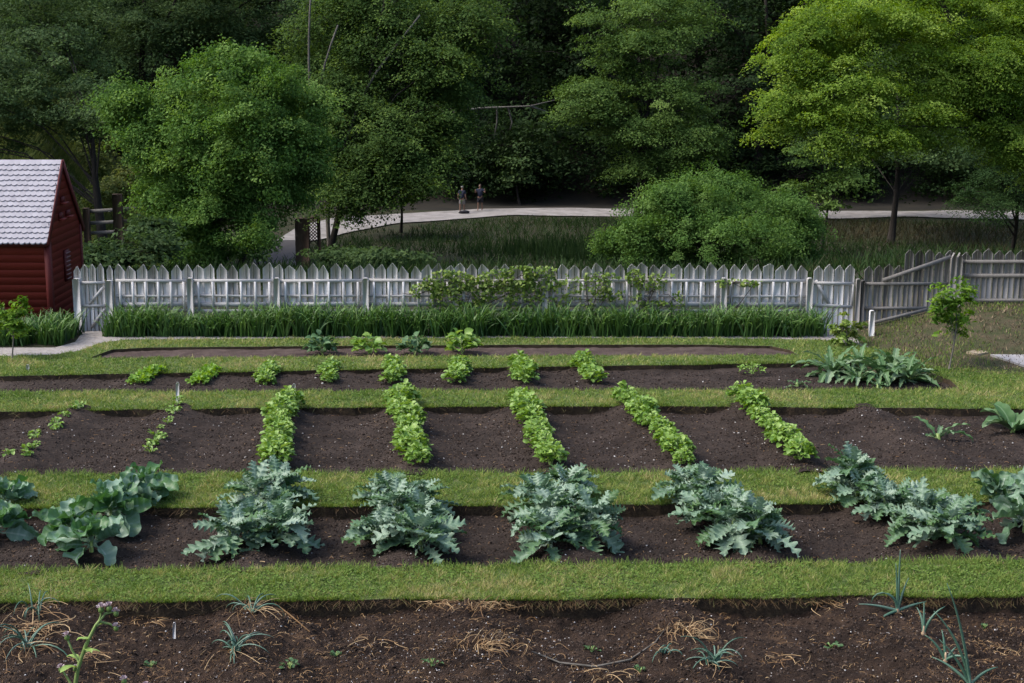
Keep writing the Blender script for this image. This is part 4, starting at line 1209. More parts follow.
# roof: deck and scalloped shingles
ov = .13; rk = .03; e_y = -ov; e_z = EAVE - ov * slope + .05; r_y = DEP / 2; r_z = RIDGE + .05
mb = MB()
mb.add([[rk, e_y, e_z], [-WID - rk, e_y, e_z], [-WID - rk, r_y, r_z], [rk, r_y, r_z], [rk, DEP + ov, e_z], [-WID - rk, DEP + ov, e_z],
        [rk, e_y, e_z - .07], [-WID - rk, e_y, e_z - .07], [-WID - rk, r_y, r_z - .08], [rk, r_y, r_z - .08], [rk, DEP + ov, e_z - .07], [-WID - rk, DEP + ov, e_z - .07]],
       [[0, 3, 2, 1], [3, 4, 5, 2], [0, 1, 7, 6], [0, 6, 9, 3], [3, 9, 10, 4], [6, 7, 8, 9], [9, 8, 11, 10], [4, 10, 11, 5]], .1)
mb.build('roof_deck', M['darkred'], shed)
mb = MB(); SL = math.hypot(r_y - e_y, r_z - e_z); ud = np.array([0, (r_y - e_y) / SL, (r_z - e_z) / SL]); un = np.array([0, -ud[2], ud[1]])
nr = 16; rh = SL / nr; sw = .105
for side in (0, 1):
    for r_ in range(nr):
        off = (r_ % 2) * sw / 2 + rs.uniform(-.015, .015)
        x = rk + .01
        for k in range(int((WID + 2 * rk) / sw) + 1):
            xc = rk - .0 - off - k * sw
            if xc - sw < -WID - rk - .05: break
            s0 = r_ * rh - .02 + rs.normal(0, .004); s1 = min((r_ + 1) * rh + .05, SL); hw = sw / 2 - .003
            pts = [(xc - sw, s1), (xc, s1), (min(xc, rk + .015), s0 + .03), (xc - sw * .25, s0 + .006), (xc - sw * .5, s0), (xc - sw * .75, s0 + .006), (xc - sw, s0 + .03)]
            P = []
            for (a, s) in pts:
                fr = (s1 - s) / (s1 - s0); q = np.array([0, e_y, e_z]) + ud * s + un * (.006 + .03 * fr); P.append([a, q[1], q[2]])
            P = np.array(P)
            if side: P[:, 1] = DEP - P[:, 1]
            n = len(P); B = P.copy(); B[2:, 2] -= .022
            order = list(range(n)) if side else list(range(n))[::-1]
            mb.add(P, [order], np.clip(rs.normal(.6, .09), 0, 1))
            mb.add(np.concatenate([P[2:], B[2:]]), [[i, i + 1, n - 2 + i + 1, n - 2 + i] for i in range(n - 3)], .15)
        if off > .01:   # half shingle at the verge
            a0, a1 = rk + .012, rk - off; s0 = r_ * rh - .01; s1 = min((r_ + 1) * rh + .05, SL)
            P = []
            for (a, s) in ((a1, s1), (a0, s1), (a0, s0), (a1, s0 + .01)):
                fr = (s1 - s) / (s1 - s0); q = np.array([0, e_y, e_z]) + ud * s + un * (.006 + .028 * fr); P.append([a, DEP - q[1] if side else q[1], q[2]])
            mb.add(P, [[0, 1, 2, 3] if side else [3, 2, 1, 0]], .5)
mb.build('roof', M['shingle'], shed)
mb = MB()
for s in (1, -1):
    a = np.array([rk + .02, e_y if s > 0 else DEP + ov, e_z - .03]); b = np.array([rk + .02, r_y, r_z - .03]); mb.bar(a, b, .025, .11, .4)
mb.build('verge_board', M['darkred'], shed)
for (y, z) in ((DEP * .46, 2.42), (DEP * .38, 2.12), (DEP * .60, 2.12)):
    m = MB(); m.box((.03, y, z), (.05, .2, .1), .5); o = m.build('vent', M['darkred'], shed)
    m = MB(); m.box((.05, y, z - .07), (.14, .26, .03), .9); m.build('vent_ledge', M['redwall'], o)
win = MB(); win.box((.034, DEP * .48, 1.1), (.04, .30, .62), .3); wo = win.build('louvre', M['darkred'], shed)
for k in range(7):
    m = MB(); m.box((.06, DEP * .48, .84 + k * .085), (.03, .28, .02), .9); m.build('slat', M['louvre'], wo)


# ------------------------------------------------------------------ trees
def crown_points(lobes, n, rng, inner=.5, gap=.3):
    W = np.array([l[3] * l[4] for l in lobes]) ** .8; W = W / W.sum()
    idx = rng.choice(len(lobes), n, p=W)
    d = rng.normal(0, 1, (n, 3)); d /= np.linalg.norm(d, axis=1)[:, None]
    d[:, 2] = np.where((d[:, 2] < -.3) & (rng.random(n) < .5), -d[:, 2], d[:, 2])
    r = inner + (1 - inner) * rng.random(n) ** .5
    C = np.array([at(l[0], l[1], l[2]) for l in lobes]); RX = np.array([l[3] * l[2] / F for l in lobes]); RZ = np.array([l[4] * l[2] / F for l in lobes])
    r = np.where(rng.random(n) < .18, r * (1 + .5 * rng.random(n) ** 1.5), r)
    off = d * r[:, None] * np.stack([RX[idx], np.minimum(RX[idx], RX[idx] * .5 + RZ[idx] * .5), RZ[idx]], 1)
    P = C[idx] + off; sc_ = 1.6 / max(RX.mean(), .3)
    keep = vnoise(P[:, 0] * sc_ + 31, P[:, 2] * sc_ * 1.5 + P[:, 1] * sc_ * .7, 5) > gap
    return P[keep], d[keep], idx[keep], C


def leaves_at(mb, ends, dirs, per, rad, size, rng, flat=.4, droop=.25, sprayvar=.22, mean=.42, up=.75, asp=.6, topbright=0.15):
    n = len(ends); m = n * per
    ax = dirs.copy(); ax[:, 2] *= .3; ax /= (np.linalg.norm(ax, axis=1)[:, None] + 1e-6)
    r = rng.normal(0, 1, (m, 3)); r /= np.linalg.norm(r, axis=1)[:, None]; r *= rng.random(m)[:, None] ** .45
    sr = np.repeat(rad * rng.uniform(.6, 1.35, n), per)[:, None]
    r[:, 2] *= flat
    E_ = np.repeat(ends, per, 0); A = np.repeat(ax, per, 0)
    along = (r * A).sum(1)
    P = E_ + r * sr + A * (along[:, None] * .35 * sr)
    P[:, 2] -= droop * (r[:, 0] ** 2 + r[:, 1] ** 2) * sr[:, 0]
    nn = rng.normal(0, .42, (m, 3)) + np.array([0, 0, up]) + A * .45
    t = np.repeat(rng.normal(mean, sprayvar, n), per) + rng.normal(0, .09, m)
    leafq(mb, P, nn, size * rng.uniform(.6, 1.4, m), np.clip(t, 0, 1), rng, asp)


def layered(lobes, rng, k=3, thin=.26):
    out = [(l[0], l[1], l[2], l[3] * .85, l[4] * .8) for l in lobes]
    for l in lobes:
        for j in range(k):
            f = (j + .5) / k * 2 - 1
            w_ = math.sqrt(max(.2, 1 - f * f * .8))
            out.append((l[0] + rng.normal(0, .22) * l[3], l[1] + f * l[4] * .85 + rng.normal(0, 2), l[2] + rng.normal(0, .4), l[3] * w_ * rng.uniform(.6, .95), l[4] * thin))
    return out


def clumped(lobes, rng, k=4, r=.5):
    out = [(l[0], l[1], l[2], l[3] * .95, l[4] * .95) for l in lobes]
    for l in lobes:
        for j in range(k):
            a = rng.uniform(0, 6.28); q = math.sqrt(rng.uniform(.25, 1)) * .78; y_ = rng.normal(0, .6) * l[3] * l[2] / F
            out.append((l[0] + math.cos(a) * q * l[3], l[1] + math.sin(a) * q * l[4], l[2] + y_, l[3] * r * rng.uniform(.7, 1.25), l[4] * r * rng.uniform(.7, 1.25)))
    return out


def tree(name, label, cat, base, lobes, mkey, nsp, per, rad, size, seed, trunk_r=.2, bark='bark', limbs=True, group=None, inner=.5, trunk_top=None, lean=None, stems=1, gap=.3, split=None, limb=.42, **kw):
    rng = np.random.default_rng(seed)
    if split: lobes = (layered if split[0] == 'layered' else clumped)(lobes, rng, *split[1:])
    base = np.array(base, float); t = thing(name, label, cat, base, group=group)
    ends, dirs, idx, C = crown_points(lobes, nsp, rng, inner, gap)
    lf = MB(); leaves_at(lf, ends - base, dirs, per, rad, size, rng, **kw)
    tr = MB(); C = C - base; cen = C.mean(0)
    top = np.array([cen[0], cen[1], C[:, 2].max()]) if trunk_top is None else np.array(trunk_top) - base
    if stems > 1: top[2] *= .6
    for s_ in range(stems):
        off = np.array([rng.normal(0, trunk_r * 2), rng.normal(0, trunk_r * 2), 0]) * (stems > 1)
        tp_ = top + off * 6
        k = 7; T = np.linspace(0, 1, k)[:, None]
        path = off + (tp_ - off) * T + np.sin(T * 3.1) * rng.normal(0, .04, 3) * np.linalg.norm(top) * np.array([1, 1, 0])
        tr.tube(path, trunk_r * (1 - .75 * T[:, 0]) * np.where(T[:, 0] == 0, 1.3, 1), 9)
        if s_ == 0: main_ = path
    if limbs:
        for i in range(0, len(C), max(1, len(C) // 12)):
            h = np.clip((C[i, 2] * .55) / max(top[2], .1), .15, .85); st = np.array([np.interp(h, np.linspace(0, 1, len(main_)), main_[:, q]) for q in range(3)])
            mid = (st + C[i]) / 2 + np.array([0, 0, .12 * np.linalg.norm(C[i] - st)])
            tr.tube([st, mid, C[i]], [trunk_r * limb, trunk_r * limb * .7, trunk_r * limb * .38], 6)
            mine = np.where(idx == i)[0]
            for j in mine[:18]:
                e = ends[j] - base; mid = (C[i] + e) / 2 + rng.normal(0, .08, 3) * np.linalg.norm(e - C[i])
                tr.tube([C[i], mid, e], [trunk_r * limb * .33, trunk_r * limb * .2, trunk_r * limb * .07], 4, cap=False)
    tr.build('trunk', M[bark], t, smooth=True); lf.build('crown', M[mkey], t)
    return t


def gb(px, Y):                       # ground point under a pixel column at depth Y
    x = (px - 512) / F * (Y * cp + (H + 3) * sp); return (x, Y, float(natural(x, Y)) - .1)


tree('maple_tree', 'broad bright green tree with bushy crown behind the left fence', 'tree', gb(225, 42),
     [(220, 175, 42, 85, 70), (165, 140, 42, 36, 45), (125, 108, 42.5, 24, 28), (205, 95, 42, 48, 42), (240, 75, 42, 40, 28), (285, 115, 41.5, 48, 48), (185, 215, 41.5, 50, 45), (262, 185, 41.5, 55, 45), (205, 230, 41, 62, 38), (300, 160, 42, 35, 40), (200, 150, 41, 50, 40), (245, 150, 41, 45, 45)],
     'maple', 1750, 130, .40, .082, 101, .09, limb=.2, gap=.27, stems=5, droop=.3, flat=.7, up=.55, split=('clumped', 8, .42), sprayvar=.28, mean=.48)
tree('leaning_tree', 'dark slender tree with curved trunk leaning left behind the shed', 'tree', gb(112, 46),
     [(65, 105, 47, 55, 38), (15, 110, 48, 58, 40), (-20, 130, 47, 40, 30), (100, 110, 46, 45, 28), (50, 60, 49, 60, 40)], 'midtree', 420, 120, .5, .1, 102, .2, limb=.16, split=('clumped', 4, .45), trunk_top=at(92, 130, 46.5), droop=.4, mean=.35)
tree('arching_tree', 'tall tree with arching drooping branches left of the walkers', 'tree', gb(318, 66),
     [(395, 150, 66, 70, 60), (350, 120, 67, 60, 60), (440, 90, 67, 50, 55), (470, 30, 68, 45, 40), (400, 50, 68, 70, 50), (405, 165, 65, 50, 35), (350, 190, 65, 45, 30), (330, 60, 69, 55, 50), (380, 5, 69, 80, 40)],
     'arch', 1100, 130, .8, .13, 103, .17, limb=.3, droop=.75, mean=.45, split=('layered', 3, .3), gap=.24)
tree('grey_tree', 'tall dull green tree filling the upper left behind the maple', 'tree', gb(180, 75),
     [(180, 60, 74, 80, 60), (110, 40, 75, 70, 55), (250, 30, 75, 70, 55), (40, 30, 74, 70, 50), (300, 70, 75, 50, 50), (150, 0, 76, 110, 40), (10, 60, 73, 50, 40)], 'midtree', 1000, 120, .9, .145, 104, .3, mean=.45, split=('clumped', 5, .5), gap=.2)
tree('layered_tree', 'pale green tree with layered boughs right of the dark hollow', 'tree', gb(636, 93),
     [(600, 95, 92, 45, 22), (660, 100, 92, 55, 30), (640, 55, 93, 45, 30), (670, 20, 94, 55, 35), (625, 130, 91, 40, 20), (680, 140, 91, 45, 30), (590, 110, 91, 35, 15), (655, 165, 91, 50, 20), (600, 30, 94, 35, 25)],
     'layer', 640, 130, .95, .15, 105, .2, split=('layered', 2, .3), flat=.3, droop=.5, trunk_top=at(652, 60, 93))
tree('spreading_tree', 'big yellow-green spreading tree overhanging from the upper right', 'tree', gb(1200, 58),
     [(800, 50, 54, 45, 45), (835, 25, 55, 60, 40), (790, 105, 53, 40, 38), (850, 90, 53, 60, 45), (900, 40, 54, 70, 50), (870, 140, 52, 45, 25), (950, 80, 55, 70, 55), (980, 20, 56, 80, 50), (1020, 100, 56, 60, 55), (920, 120, 53, 50, 35), (830, 125, 52, 40, 28), (1060, 40, 57, 80, 70), (900, 0, 56, 90, 40), (1000, 140, 54, 60, 34), (1050, 150, 55, 50, 40), (985, 70, 54, 50, 40)],
     'oak', 1700, 170, .6, .09, 106, .3, droop=.8, flat=.22, mean=.5, inner=.3, limb=.14, split=('layered', 4, .16), gap=.22, sprayvar=.26)
tree('understory_tree', 'small slender tree with layered leaves over the path at right', 'tree', gb(822, 80),
     [(822, 165, 79, 32, 12), (800, 190, 78, 22, 8), (845, 180, 78, 26, 9), (830, 200, 78, 28, 7), (815, 150, 79, 26, 10)], 'layer', 80, 80, .75, .17, 107, .09, flat=.25, droop=.4)
tree('dark_trunk_tree', 'straight dark trunk standing beside the path at right', 'tree', gb(893, 84),
     [(890, 120, 88, 55, 30), (900, 130, 95, 70, 24), (960, 140, 92, 60, 24), (830, 140, 93, 40, 20), (920, 140, 84, 40, 20), (870, 150, 83, 35, 14), (900, 90, 86, 50, 40), (935, 165, 83, 35, 14)], 'midtree', 420, 90, 1.0, .18, 108, .2, limb=.12, trunk_top=at(897, 90, 84), flat=.3)  # crown made wider over the path to add shade on the gravel
tree('conifer_tree', 'feathery dark conifer with drooping boughs at the right edge', 'tree', gb(1010, 72),
     [(1000, 180, 71, 38, 16), (985, 205, 70, 35, 10), (1010, 150, 71, 35, 20), (1030, 120, 72, 40, 30), (1020, 200, 71, 40, 14), (965, 190, 70, 20, 7)], 'conifer', 260, 110, .75, .12, 109, .12, flat=.22, droop=.7, asp=.35)
tree('round_bush', 'large rounded green bush behind the fence right of centre', 'bush', gb(712, 44),
     [(712, 220, 44, 75, 42), (660, 240, 43.5, 50, 32), (765, 225, 44, 50, 34), (690, 200, 44, 40, 26), (720, 192, 44.5, 34, 20), (795, 245, 43.5, 36, 30), (625, 252, 43.5, 30, 20), (710, 245, 43, 90, 30), (780, 215, 44, 32, 22)],
     'bush', 1500, 130, .33, .07, 110, .06, stems=5, droop=.3, flat=.75, up=.6, mean=.5, inner=.6, split=('clumped', 9, .42), gap=.2, sprayvar=.24)
tree('weeping_shrub', 'light green shrub hanging over the far path under the arching tree', 'shrub', gb(400, 88),
     [(400, 190, 86, 34, 16), (425, 182, 87, 18, 14), (370, 185, 86, 30, 16)], 'arch', 80, 70, .9, .22, 111, .1, droop=.8, mean=.5)
tree('hollow_shrub', 'small bright fern-like shrub in the dark hollow by the walkers', 'shrub', gb(520, 104),
     [(522, 165, 104, 17, 11), (532, 148, 105, 14, 9), (515, 178, 104.5, 12, 7)], 'midtree', 40, 60, 1.0, .25, 112, .1, mean=.5)
tree('path_side_shrub', 'dark low shrub on the slope between the maple and the footbridge', 'shrub', gb(262, 62), [(258, 240, 61, 14, 16), (246, 250, 60, 16, 14), (262, 225, 63, 9, 10)], 'midtree', 90, 60, .6, .14, 118, .06, limb=.3, mean=.3)
tree('slope_shrub', 'low dark green shrub at the foot of the lattice railing', 'shrub', gb(345, 70),
     [(345, 257, 62, 36, 8), (390, 259, 60, 45, 8)], 'midtree', 90, 60, .6, .17, 113, .06, mean=.4)
tree('left_thicket_shrub', 'dark shrub filling the gap between the shed and the left gate', 'shrub', gb(112, 36),
     [(110, 256, 36, 30, 12), (90, 258, 35, 20, 12), (145, 250, 36, 28, 18), (150, 232, 37, 20, 14)], 'midtree', 120, 60, .4, .13, 114, .05, mean=.3)
tree('bank_shrub', 'yellow green shrub on the bank between the shed and the maple', 'shrub', gb(125, 52), [(122, 192, 51, 18, 14), (135, 178, 52, 14, 12), (100, 200, 50, 14, 10)], 'bankleaf', 90, 60, .5, .13, 116, .05, limb=.3, mean=.5)
tree('bank_shrub', 'dim olive shrub on the bank behind the shed roof and leaning tree', 'shrub', gb(75, 84), [(85, 160, 83, 26, 16), (60, 148, 84, 22, 14), (105, 150, 84, 18, 14), (80, 140, 85, 26, 12)], 'bankleaf', 130, 70, .8, .2, 117, .06, limb=.3, mean=.35)
# bare pale trunks above the maple
def smooth_path(P, n=14):
    P = np.array(P); d = np.concatenate([[0], np.cumsum(np.linalg.norm(np.diff(P, axis=0), axis=1))]); t = np.linspace(0, d[-1], n)
    Q = np.stack([np.interp(t, d, P[:, i]) for i in range(3)], 1)
    for _ in range(2): Q[1:-1] = (Q[:-2] + 2 * Q[1:-1] + Q[2:]) / 4
    return Q


for pts, lb, sd0 in (([(310, 105), (308, 40), (311, -10)], 'pale bare trunk rising above the bushy maple, left one of three', 1), ([(318, 85), (330, 45), (338, 25)], 'thin pale trunk slanting right above the maple, middle of three', 2), ([(362, 90), (385, 60), (420, 15)], 'pale trunk slanting strongly right beside the arching tree', 3)):
    mb = MB(); P = [at(a, b, 66.5) for a, b in pts]; P = [np.array(gb(330, 67)), at(326, 190, 67), at(pts[0][0] * .6 + 326 * .4, 140, 67)] + P; P = smooth_path(P)
    mb.tube(P, np.linspace(.10, .035, len(P)), 7); o0_ = P[0]
    o = mb.build('bare_trunk', M['palebark'], smooth=True, loc=o0_); tag(o, lb, 'tree trunk', 'pale bare trunks above the maple')
# dead branch in the hollow
mb = MB()
for pts in ([(455, 112), (480, 108), (530, 106), (555, 100)], [(497, 108), (497, 122), (494, 138)], [(508, 107), (512, 122), (510, 130)], [(530, 106), (548, 112)], [(455, 112), (440, 104)]):
    P = [at(a, b, 104) for a, b in pts]; mb.tube(P, np.linspace(.08, .03, len(P)), 5)
o = mb.build('dead_branch', M['palebark'], smooth=True, loc=at(497, 108, 104)); tag(o, 'bare forked dead branch hanging in the dark forest hollow', 'branch')

# individual dark trees of the forest edge
FG = 'dark forest trees on the hillside'
spots = [(30, 108, 'behind the pale road at the far left'), (120, 112, 'above the leaning tree at the left'), (225, 108, 'above the bushy maple'), (330, 112, 'left of the arching tree top'), (455, 116, 'just left of the dark hollow'), (520, 120, 'at the back of the dark hollow'), (575, 114, 'right of the dark hollow'), (700, 112, 'behind the layered tree'), (755, 108, 'between the round bush and the spreading tree'), (850, 112, 'behind the small understory tree'), (930, 110, 'behind the straight dark trunk'), (1010, 112, 'behind the feathery conifer')]
rf = np.random.default_rng(77)
for px, Y, lb in spots:
    b = gb(px, Y); lobes = []
    for k in range(10):
        py = (-20 + 22 * k + rf.uniform(-12, 12)); lobes.append((px + rf.normal(0, 26), py, Y + rf.normal(0, 2), rf.uniform(28, 55), rf.uniform(18, 34)))
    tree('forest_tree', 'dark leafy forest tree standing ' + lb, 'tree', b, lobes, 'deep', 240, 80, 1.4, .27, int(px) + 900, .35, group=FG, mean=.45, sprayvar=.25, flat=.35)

# the far wood behind them: one mass
mb = MB(); tk = MB(); rw = np.random.default_rng(78)
for k in range(230):
    Y = rw.uniform(107, 180); x = rw.uniform(-1, 1) * (Y * .36 + 25); z = float(natural(x, Y))
    hh = rw.uniform(13, 22); n = 34
    u = rw.random(n); e = np.stack([x + rw.normal(0, 2.2, n), Y + rw.normal(0, 2.2, n), z + .3 + hh * u], 1); d = rw.normal(0, 1, (n, 3))
    leaves_at(mb, e, d, 46, 1.9, .42, rw, flat=.4, mean=.4, sprayvar=.28)
    if Y > 132: tk.tube([[x, Y, z - .5], [x + rw.normal(0, .5), Y, z + hh * .4], [x + rw.normal(0, .9), Y, z + hh * .9]], [.22, .16, .06], 5, 0)
for k in range(210):    # dark undergrowth along the foot of the hill, behind the path
    Y = 104.5 + 9 * rw.random() ** 1.3; x = rw.uniform(-1, 1) * (Y * .36 + 12); z = float(natural(x, Y)); n = 16; hh = rw.uniform(2.5, 6.5)
    e = np.stack([x + rw.normal(0, 1.1, n), Y + rw.uniform(-.8, 1.4, n), z + .2 + hh * rw.random(n)], 1)
    leaves_at(mb, e, rw.normal(0, 1, (n, 3)), 46, 1.1, .27, rw, flat=.5, mean=.35, sprayvar=.25)
for sx in (-1, 1):      # wooded flanks of the valley
    for k in range(70):
        Y = rw.uniform(45, 115); x = sx * (Y * .36 + rw.uniform(9, 40)); z = float(natural(x, Y)); hh = rw.uniform(10, 17); n = 26
        u = rw.random(n); e = np.stack([x + rw.normal(0, 2.2, n), Y + rw.normal(0, 2.2, n), z + 1 + hh * u], 1)
        leaves_at(mb, e, rw.normal(0, 1, (n, 3)), 24, 1.8, .6, rw, flat=.4, mean=.4, sprayvar=.28)
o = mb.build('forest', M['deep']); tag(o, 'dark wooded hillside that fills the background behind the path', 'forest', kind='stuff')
o = tk.build('forest_trunks', M['bark']); tag(o, 'dark trunks lost inside the wooded hillside', 'forest', kind='stuff')

# bank grass and reeds in the valley
mb = MB(); n = 95000
P = np.stack([RNG.uniform(-26, 40, n), RNG.uniform(33, 97, n)], 1)
dens = fbm(P[:, 0] * .15, P[:, 1] * .15, 51, 3)
near = P[:, 1] / 97
x_, y_ = P[:, 0], P[:, 1]
# keep the path clear: path front edge in world space
fr = np.array([G(a, b, -5.5)[:2] for a, b in low])
order = np.argsort(fr[:, 0]); clear = y_ < np.interp(x_, fr[order, 0], fr[order, 1]) - .3
ok = clear & (dens > .3) & ((x_ > fr[0, 0] + .5) | (y_ < 55)) & (np.abs(x_) < y_ * .37 + 1)
P = P[ok]; zz = natural(P[:, 0], P[:, 1])
hgt = .25 + .5 * sstep(.5, .65, dens[ok])
pd = np.clip(np.interp(P[:, 0], fr[order, 0], fr[order, 1]) - P[:, 1], 0, 12)
blades(mb, P, zz, .12 + .30 * sstep(.5, 6, pd), .05, np.clip(1.2 * (dens[ok] - .2) + .35 * sstep(10, 22, P[:, 0]) + RNG.normal(0, .15, ok.sum()), 0, 1), lean=.95)
tag(mb.build('bank_grass', M['bankgrass']), 'dim green rough grass on the bank below the far path', 'grass', kind='stuff')
mb = MB()
for (px, Y, w_, n) in ((575, 80, 2.6, 1500), (610, 76, 2.0, 700), (980, 62, 4.0, 1200)):
    b = gb(px, Y); P = np.stack([b[0] + RNG.normal(0, w_, n), Y + RNG.normal(0, 1.2, n)], 1)
    blades(mb, P, natural(P[:, 0], P[:, 1]), .75, .06, np.clip(RNG.normal(.15, .12, n), 0, 1), lean=.25)
tag(mb.build('reeds', M['bankgrass']), 'stand of dark upright reeds on the bank behind the fence', 'reeds', kind='stuff')

mb = MB(); n = 300000
P = np.stack([RNG.uniform(-38, -9, n), RNG.uniform(39, 101, n)], 1); P = P[(P[:, 0] < -.225 * P[:, 1] - .6) & (P[:, 0] > -.36 * P[:, 1] - 1)]
dd = fbm(P[:, 0] * .35, P[:, 1] * .35, 61, 3); k = dd > .36; P = P[k]
blades(mb, P, natural(P[:, 0], P[:, 1]), .55, .05, np.clip((dd[k] - .3) * 2.2 + RNG.normal(0, .2, len(P)), 0, 1), lean=.9)
tag(mb.build('rough_grass', M['bankleaf']), 'rough yellow green grass on the bank behind the shed', 'grass', kind='stuff')

# lattice railing and posts in the dim gap
rail = thing('lattice_railing', 'brown wooden post and lattice railing beside the dim far path', 'railing', gb(305, 66)); o0_ = np.array(gb(305, 66))
m = MB(); a = at(302, 218, 66) - o0_; m.prism([(a[0] - .3, -.3), (a[0] + .3, -.3), (a[0] + .3, a[2]), (a[0] - .3, a[2])], -.2, .2); m.build('post', M['brownwood'], rail)
m = MB(); a = at(318.5, 218, 66) - o0_; m.prism([(a[0] - .07, -.3), (a[0] + .07, -.3), (a[0] + .07, a[2]), (a[0] - .07, a[2])], -.07, .07); m.build('post', M['brownwood'], rail)
m = MB(); xa_, xb_ = (at(308.5, 220, 66) - o0_)[0], (at(317, 220, 66) - o0_)[0]; zt, zb = (at(312, 220, 66) - o0_)[2], (at(312, 240, 66) - o0_)[2]
for k in range(7):
    z = zb + (zt - zb) * k / 6; d_ = (xb_ - xa_)
    m.bar((xa_, 0, z - d_ / 2), (xb_, 0, z + d_ / 2), .02, .035); m.bar((xa_, .03, z + d_ / 2), (xb_, .03, z - d_ / 2), .02, .035)
m.bar((xa_, .0, zt + .1), (xb_, 0, zt + .1), .08, .1); m.build('lattice', M['brownwood'], rail)
# posts and slats behind the shed
pf = thing('rustic_fence', 'low dark post and rail fence half hidden behind the shed', 'fence', gb(98, 44)); o0_ = np.array(gb(98, 44))
for px, w_ in ((86, .16), (117, .26)):
    m = MB(); a = at(px, 194 if px > 100 else 208, 44) - o0_; m.prism([(a[0] - w_ / 2, -1.5), (a[0] + w_ / 2, -1.5), (a[0] + w_ / 2, a[2]), (a[0] - w_ / 2, a[2])], -.1, .1); m.build('post', M['brownwood'], pf)
for py in (212, 224, 234):
    m = MB(); m.bar(at(84, py, 44) - o0_ + np.array([0, .12, 0]), at(150, py - 4, 44) - o0_ + np.array([0, .12, 0]), .04, .1, .2); m.build('rail', M['oldwood'], pf)
# pale road and dirt on the left bank


def bank_patch(name, pxs, Ys, m):
    pts = []
    for px, Y in zip(pxs, Ys):
        x = (px - 512) / F * (Y * cp + 3 * sp); pts.append((x, Y))
    c = np.array(pts); ctr = c.mean(0); V = np.concatenate([ctr + (c - ctr) * k / 6 for k in range(7)]); n = len(c)
    f = [[k * n + i, k * n + (i + 1) % n, (k + 1) * n + (i + 1) % n, (k + 1) * n + i] for k in range(6) for i in range(n)]
    mb = MB(); mb.add(np.column_stack([V, natural(V[:, 0], V[:, 1]) + .08]), f); o = mb.build(name, m); o['kind'] = 'structure'


bank_patch('dirt_track', (60, 100, 140, 150, 120, 80), (58, 54, 56, 64, 70, 66), M['dirt'])
bank_patch('road', (-80, -10, 30, 34, -10, -80), (68, 68, 68, 70, 71, 71), M['gravel'])

# young trees and shrubs near the garden
def small(name, label, px, py, lobes_px, seed, nsp=50, per=22, rad=.1, size=.075, tr=.014, z=None, mkey='sapling', Hf=None):
    p = G(px, py); Y = p[1]; zz = float(natural(p[0], p[1])) if z is None else z
    if z is None and zz > .02:
        for _ in range(4): p = G(px, py, zz); zz = float(natural(p[0], p[1]))
        Y = p[1]
    return tree(name, label, 'young tree' if 'sapling' in name else 'shrub', (p[0], p[1], zz - .02), [(a, b, Y + .05 * i, rx, rz) for i, (a, b, rx, rz) in enumerate(lobes_px)], mkey, nsp, per, rad, size, seed, tr, bark='palebark', mean=.5, droop=.6, asp=.42)


small('sapling_tree', 'young tree with yellow-green leaves on thin stem at the right', 949, 368, [(955, 292, 18, 12), (945, 308, 14, 12), (962, 305, 14, 12), (950, 322, 14, 12), (938, 312, 10, 8), (962, 318, 10, 9), (966, 285, 8, 7), (955, 332, 10, 7)], 201, 80, 18, .13, .10)
small('sapling_tree', 'small young tree with pale leaves in front of the red shed', 12, 358, [(23, 305, 10, 9), (15, 316, 11, 9), (2, 308, 10, 10), (16, 328, 11, 8), (27, 311, 8, 7), (-4, 318, 10, 9)], 202, 90, 22, .09, .085)
small('flowering_shrub', 'leafy shrub growing beside the right gate post', 846, 346, [(848, 318, 8, 8), (842, 328, 12, 9), (856, 326, 10, 8), (848, 337, 14, 7), (835, 335, 8, 6)], 203, 70, 22, .09, .085, mkey='vine')


# ------------------------------------------------------------------ people
def skin(name, joints, edges, radii, m, parent, root=0):
    me = bpy.data.meshes.new(name); me.from_pydata(joints, edges, []); me.update()
    o = bpy.data.objects.new(name, me); COL.objects.link(o)
    md = o.modifiers.new('skin', 'SKIN'); sv = me.skin_vertices[0] if me.skin_vertices else None
    if sv is None:
        bpy.context.view_layer.objects.active = o; bpy.ops.mesh.customdata_skin_add(); sv = me.skin_vertices[0]
    for i, r in enumerate(radii): sv.data[i].radius = (r, r) if np.ndim(r) == 0 else r
    sv.data[root].use_root = True
    md.use_smooth_shade = True; o.modifiers.new('sub', 'SUBSURF').levels = 1; o.modifiers['sub'].render_levels = 2
    me.materials.append(m); o.parent = parent
    return o


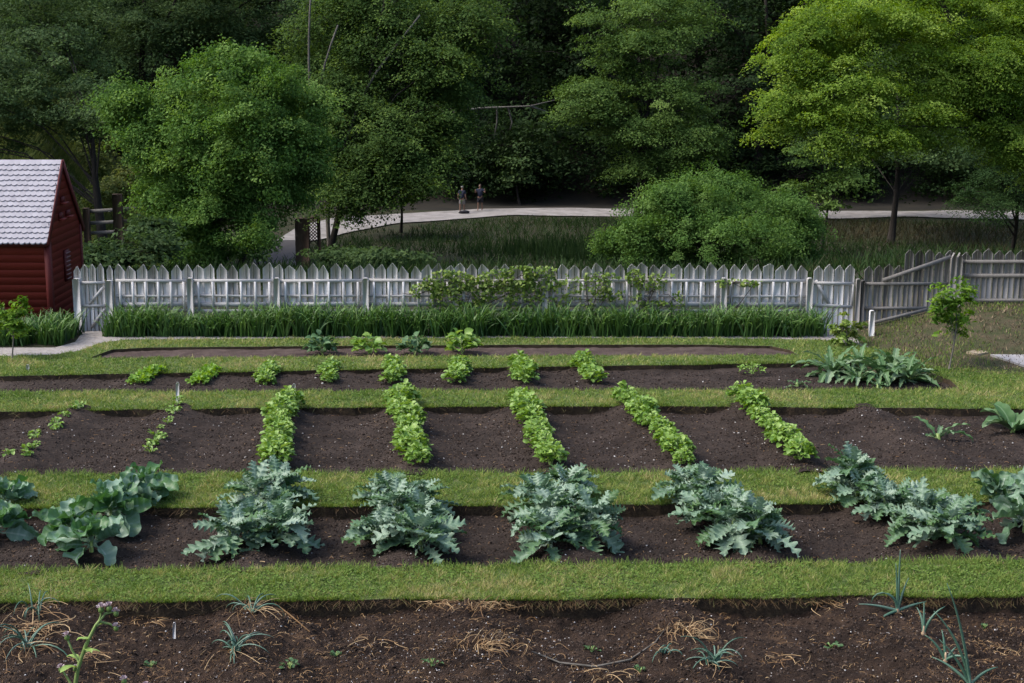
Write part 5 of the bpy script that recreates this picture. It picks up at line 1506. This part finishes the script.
def person(px, py, Y, label, arms, shirt, trousers, hair, face_az, legs=((-.1, .04), (.12, -.05)), short=True):
    b = gb(px, Y); b = (b[0], b[1], float(natural(b[0], b[1])) + .07)
    t = thing('person', label, 'person', b, face_az, group='walkers on the far path')
    hx = .095
    J = [(0, 0, .92), (0, 0, 1.12), (0, .01, 1.32), (0, .0, 1.44), (0, -.02, 1.53), (0, -.03, 1.62), (0, -.03, 1.70)]
    Rr = [.13, .12, .14, .07, .055, .09, .07]
    Ed = [(0, 1), (1, 2), (2, 3), (3, 4), (4, 5), (5, 6)]
    for s, (fy, kz) in zip((-1, 1), legs):
        k = len(J); J += [(s * hx, 0, .86), (s * (hx + .01), fy * .6, .48), (s * (hx + .01), fy, .09), (s * (hx + .02), fy - .14, .035)]; Rr += [.095, .06, .042, .035]
        Ed += [(0, k), (k, k + 1), (k + 1, k + 2), (k + 2, k + 3)]
    armj = []
    for s, (el_, ha) in zip((-1, 1), arms):
        k = len(J); sh = (s * .19, 0, 1.39); J += [sh, (s * .19 + s * el_[0], el_[1], 1.39 + el_[2]), (s * .19 + s * ha[0], ha[1], 1.39 + ha[2])]; Rr += [.06, .045, .035]
        Ed += [(2, k), (k, k + 1), (k + 1, k + 2)]; armj.append((sh, J[k + 1]))
    skin('body', J, Ed, Rr, M['skin'], t)
    sj = [(0, 0, .86), (0, 0, 1.12), (0, .01, 1.32), (0, 0, 1.42)]; se = [(0, 1), (1, 2), (2, 3)]; sr = [.175, .165, .175, .10]
    for sh, e_ in armj:
        k = len(sj); sj += [sh, tuple((np.array(sh) * .35 + np.array(e_) * .65))]; sr += [.08, .065]; se += [(2, k), (k, k + 1)]
    skin('shirt', sj, se, sr, M[shirt], t)
    tj = [(0, 0, .93)]; te = []; tr_ = [.15]
    for s, (fy, kz) in zip((-1, 1), legs):
        k = len(tj); tj += [(s * hx, 0, .82), (s * (hx + .01), fy * .55, .50)]; tr_ += [.12, .10]; te += [(0, k), (k, k + 1)]
        if not short: tj.append((s * (hx + .01), fy, .12)); tr_.append(.06); te.append((k + 1, k + 2))
    skin('shorts' if short else 'trousers', tj, te, tr_, M[trousers], t)
    skin('hair', [(0, 0, 1.62), (0, .01, 1.68), (0, -.03, 1.735)], [(0, 1), (1, 2)], [.085, .105, .07], M[hair], t)
    fc = MB()
    for x in (-.035, .035): fc.box((x, -.125, 1.645), (.022, .02, .016), .2)
    fc.box((0, -.135, 1.615), (.022, .03, .04), .8); fc.box((0, -.12, 1.575), (.05, .015, .012), .1)
    fc.build('face', M['skin'], t)
    return t


hang = ((.06, .02, -.30), (.08, -.06, -.56))
person(462, 209, 98.5, 'walker in navy shirt and pale grey shorts with a light cap', (hang, ((.08, .06, -.28), (.12, -.02, -.54))), 'navy', 'greycloth', 'hair', R(155))
person(480, 209, 99.2, 'walker in dark navy clothes raising a hand beside the man in shorts', (((.10, -.10, -.22), (.02, -.30, .02)), ((.2, -.08, -.18), (.22, -.26, .1))), 'navy', 'darkcloth', 'brownhair', R(-20))
b = G(465, 212, -5.5); z = float(natural(b[0], b[1])) + .06
mb = MB(); mb.add(IV * np.array([.42, .25, .13]) * (1 + .2 * np.sin(IV[:, :1] * 5)) + np.array([0, 0, .10]), IF); o = mb.build('dark_lump', M['darkcloth'], smooth=True); o.location = (b[0], b[1], z); tag(o, 'small dark lump on the gravel at the walkers feet', 'dark_lump')  # low flattened dark lump on the path below the walkers

# drop prototypes that were never placed
for o in list(bpy.data.objects):
    if o.parent is None and o.get('label') == '':
        for c in list(o.children_recursive): bpy.data.objects.remove(c)
        bpy.data.objects.remove(o)
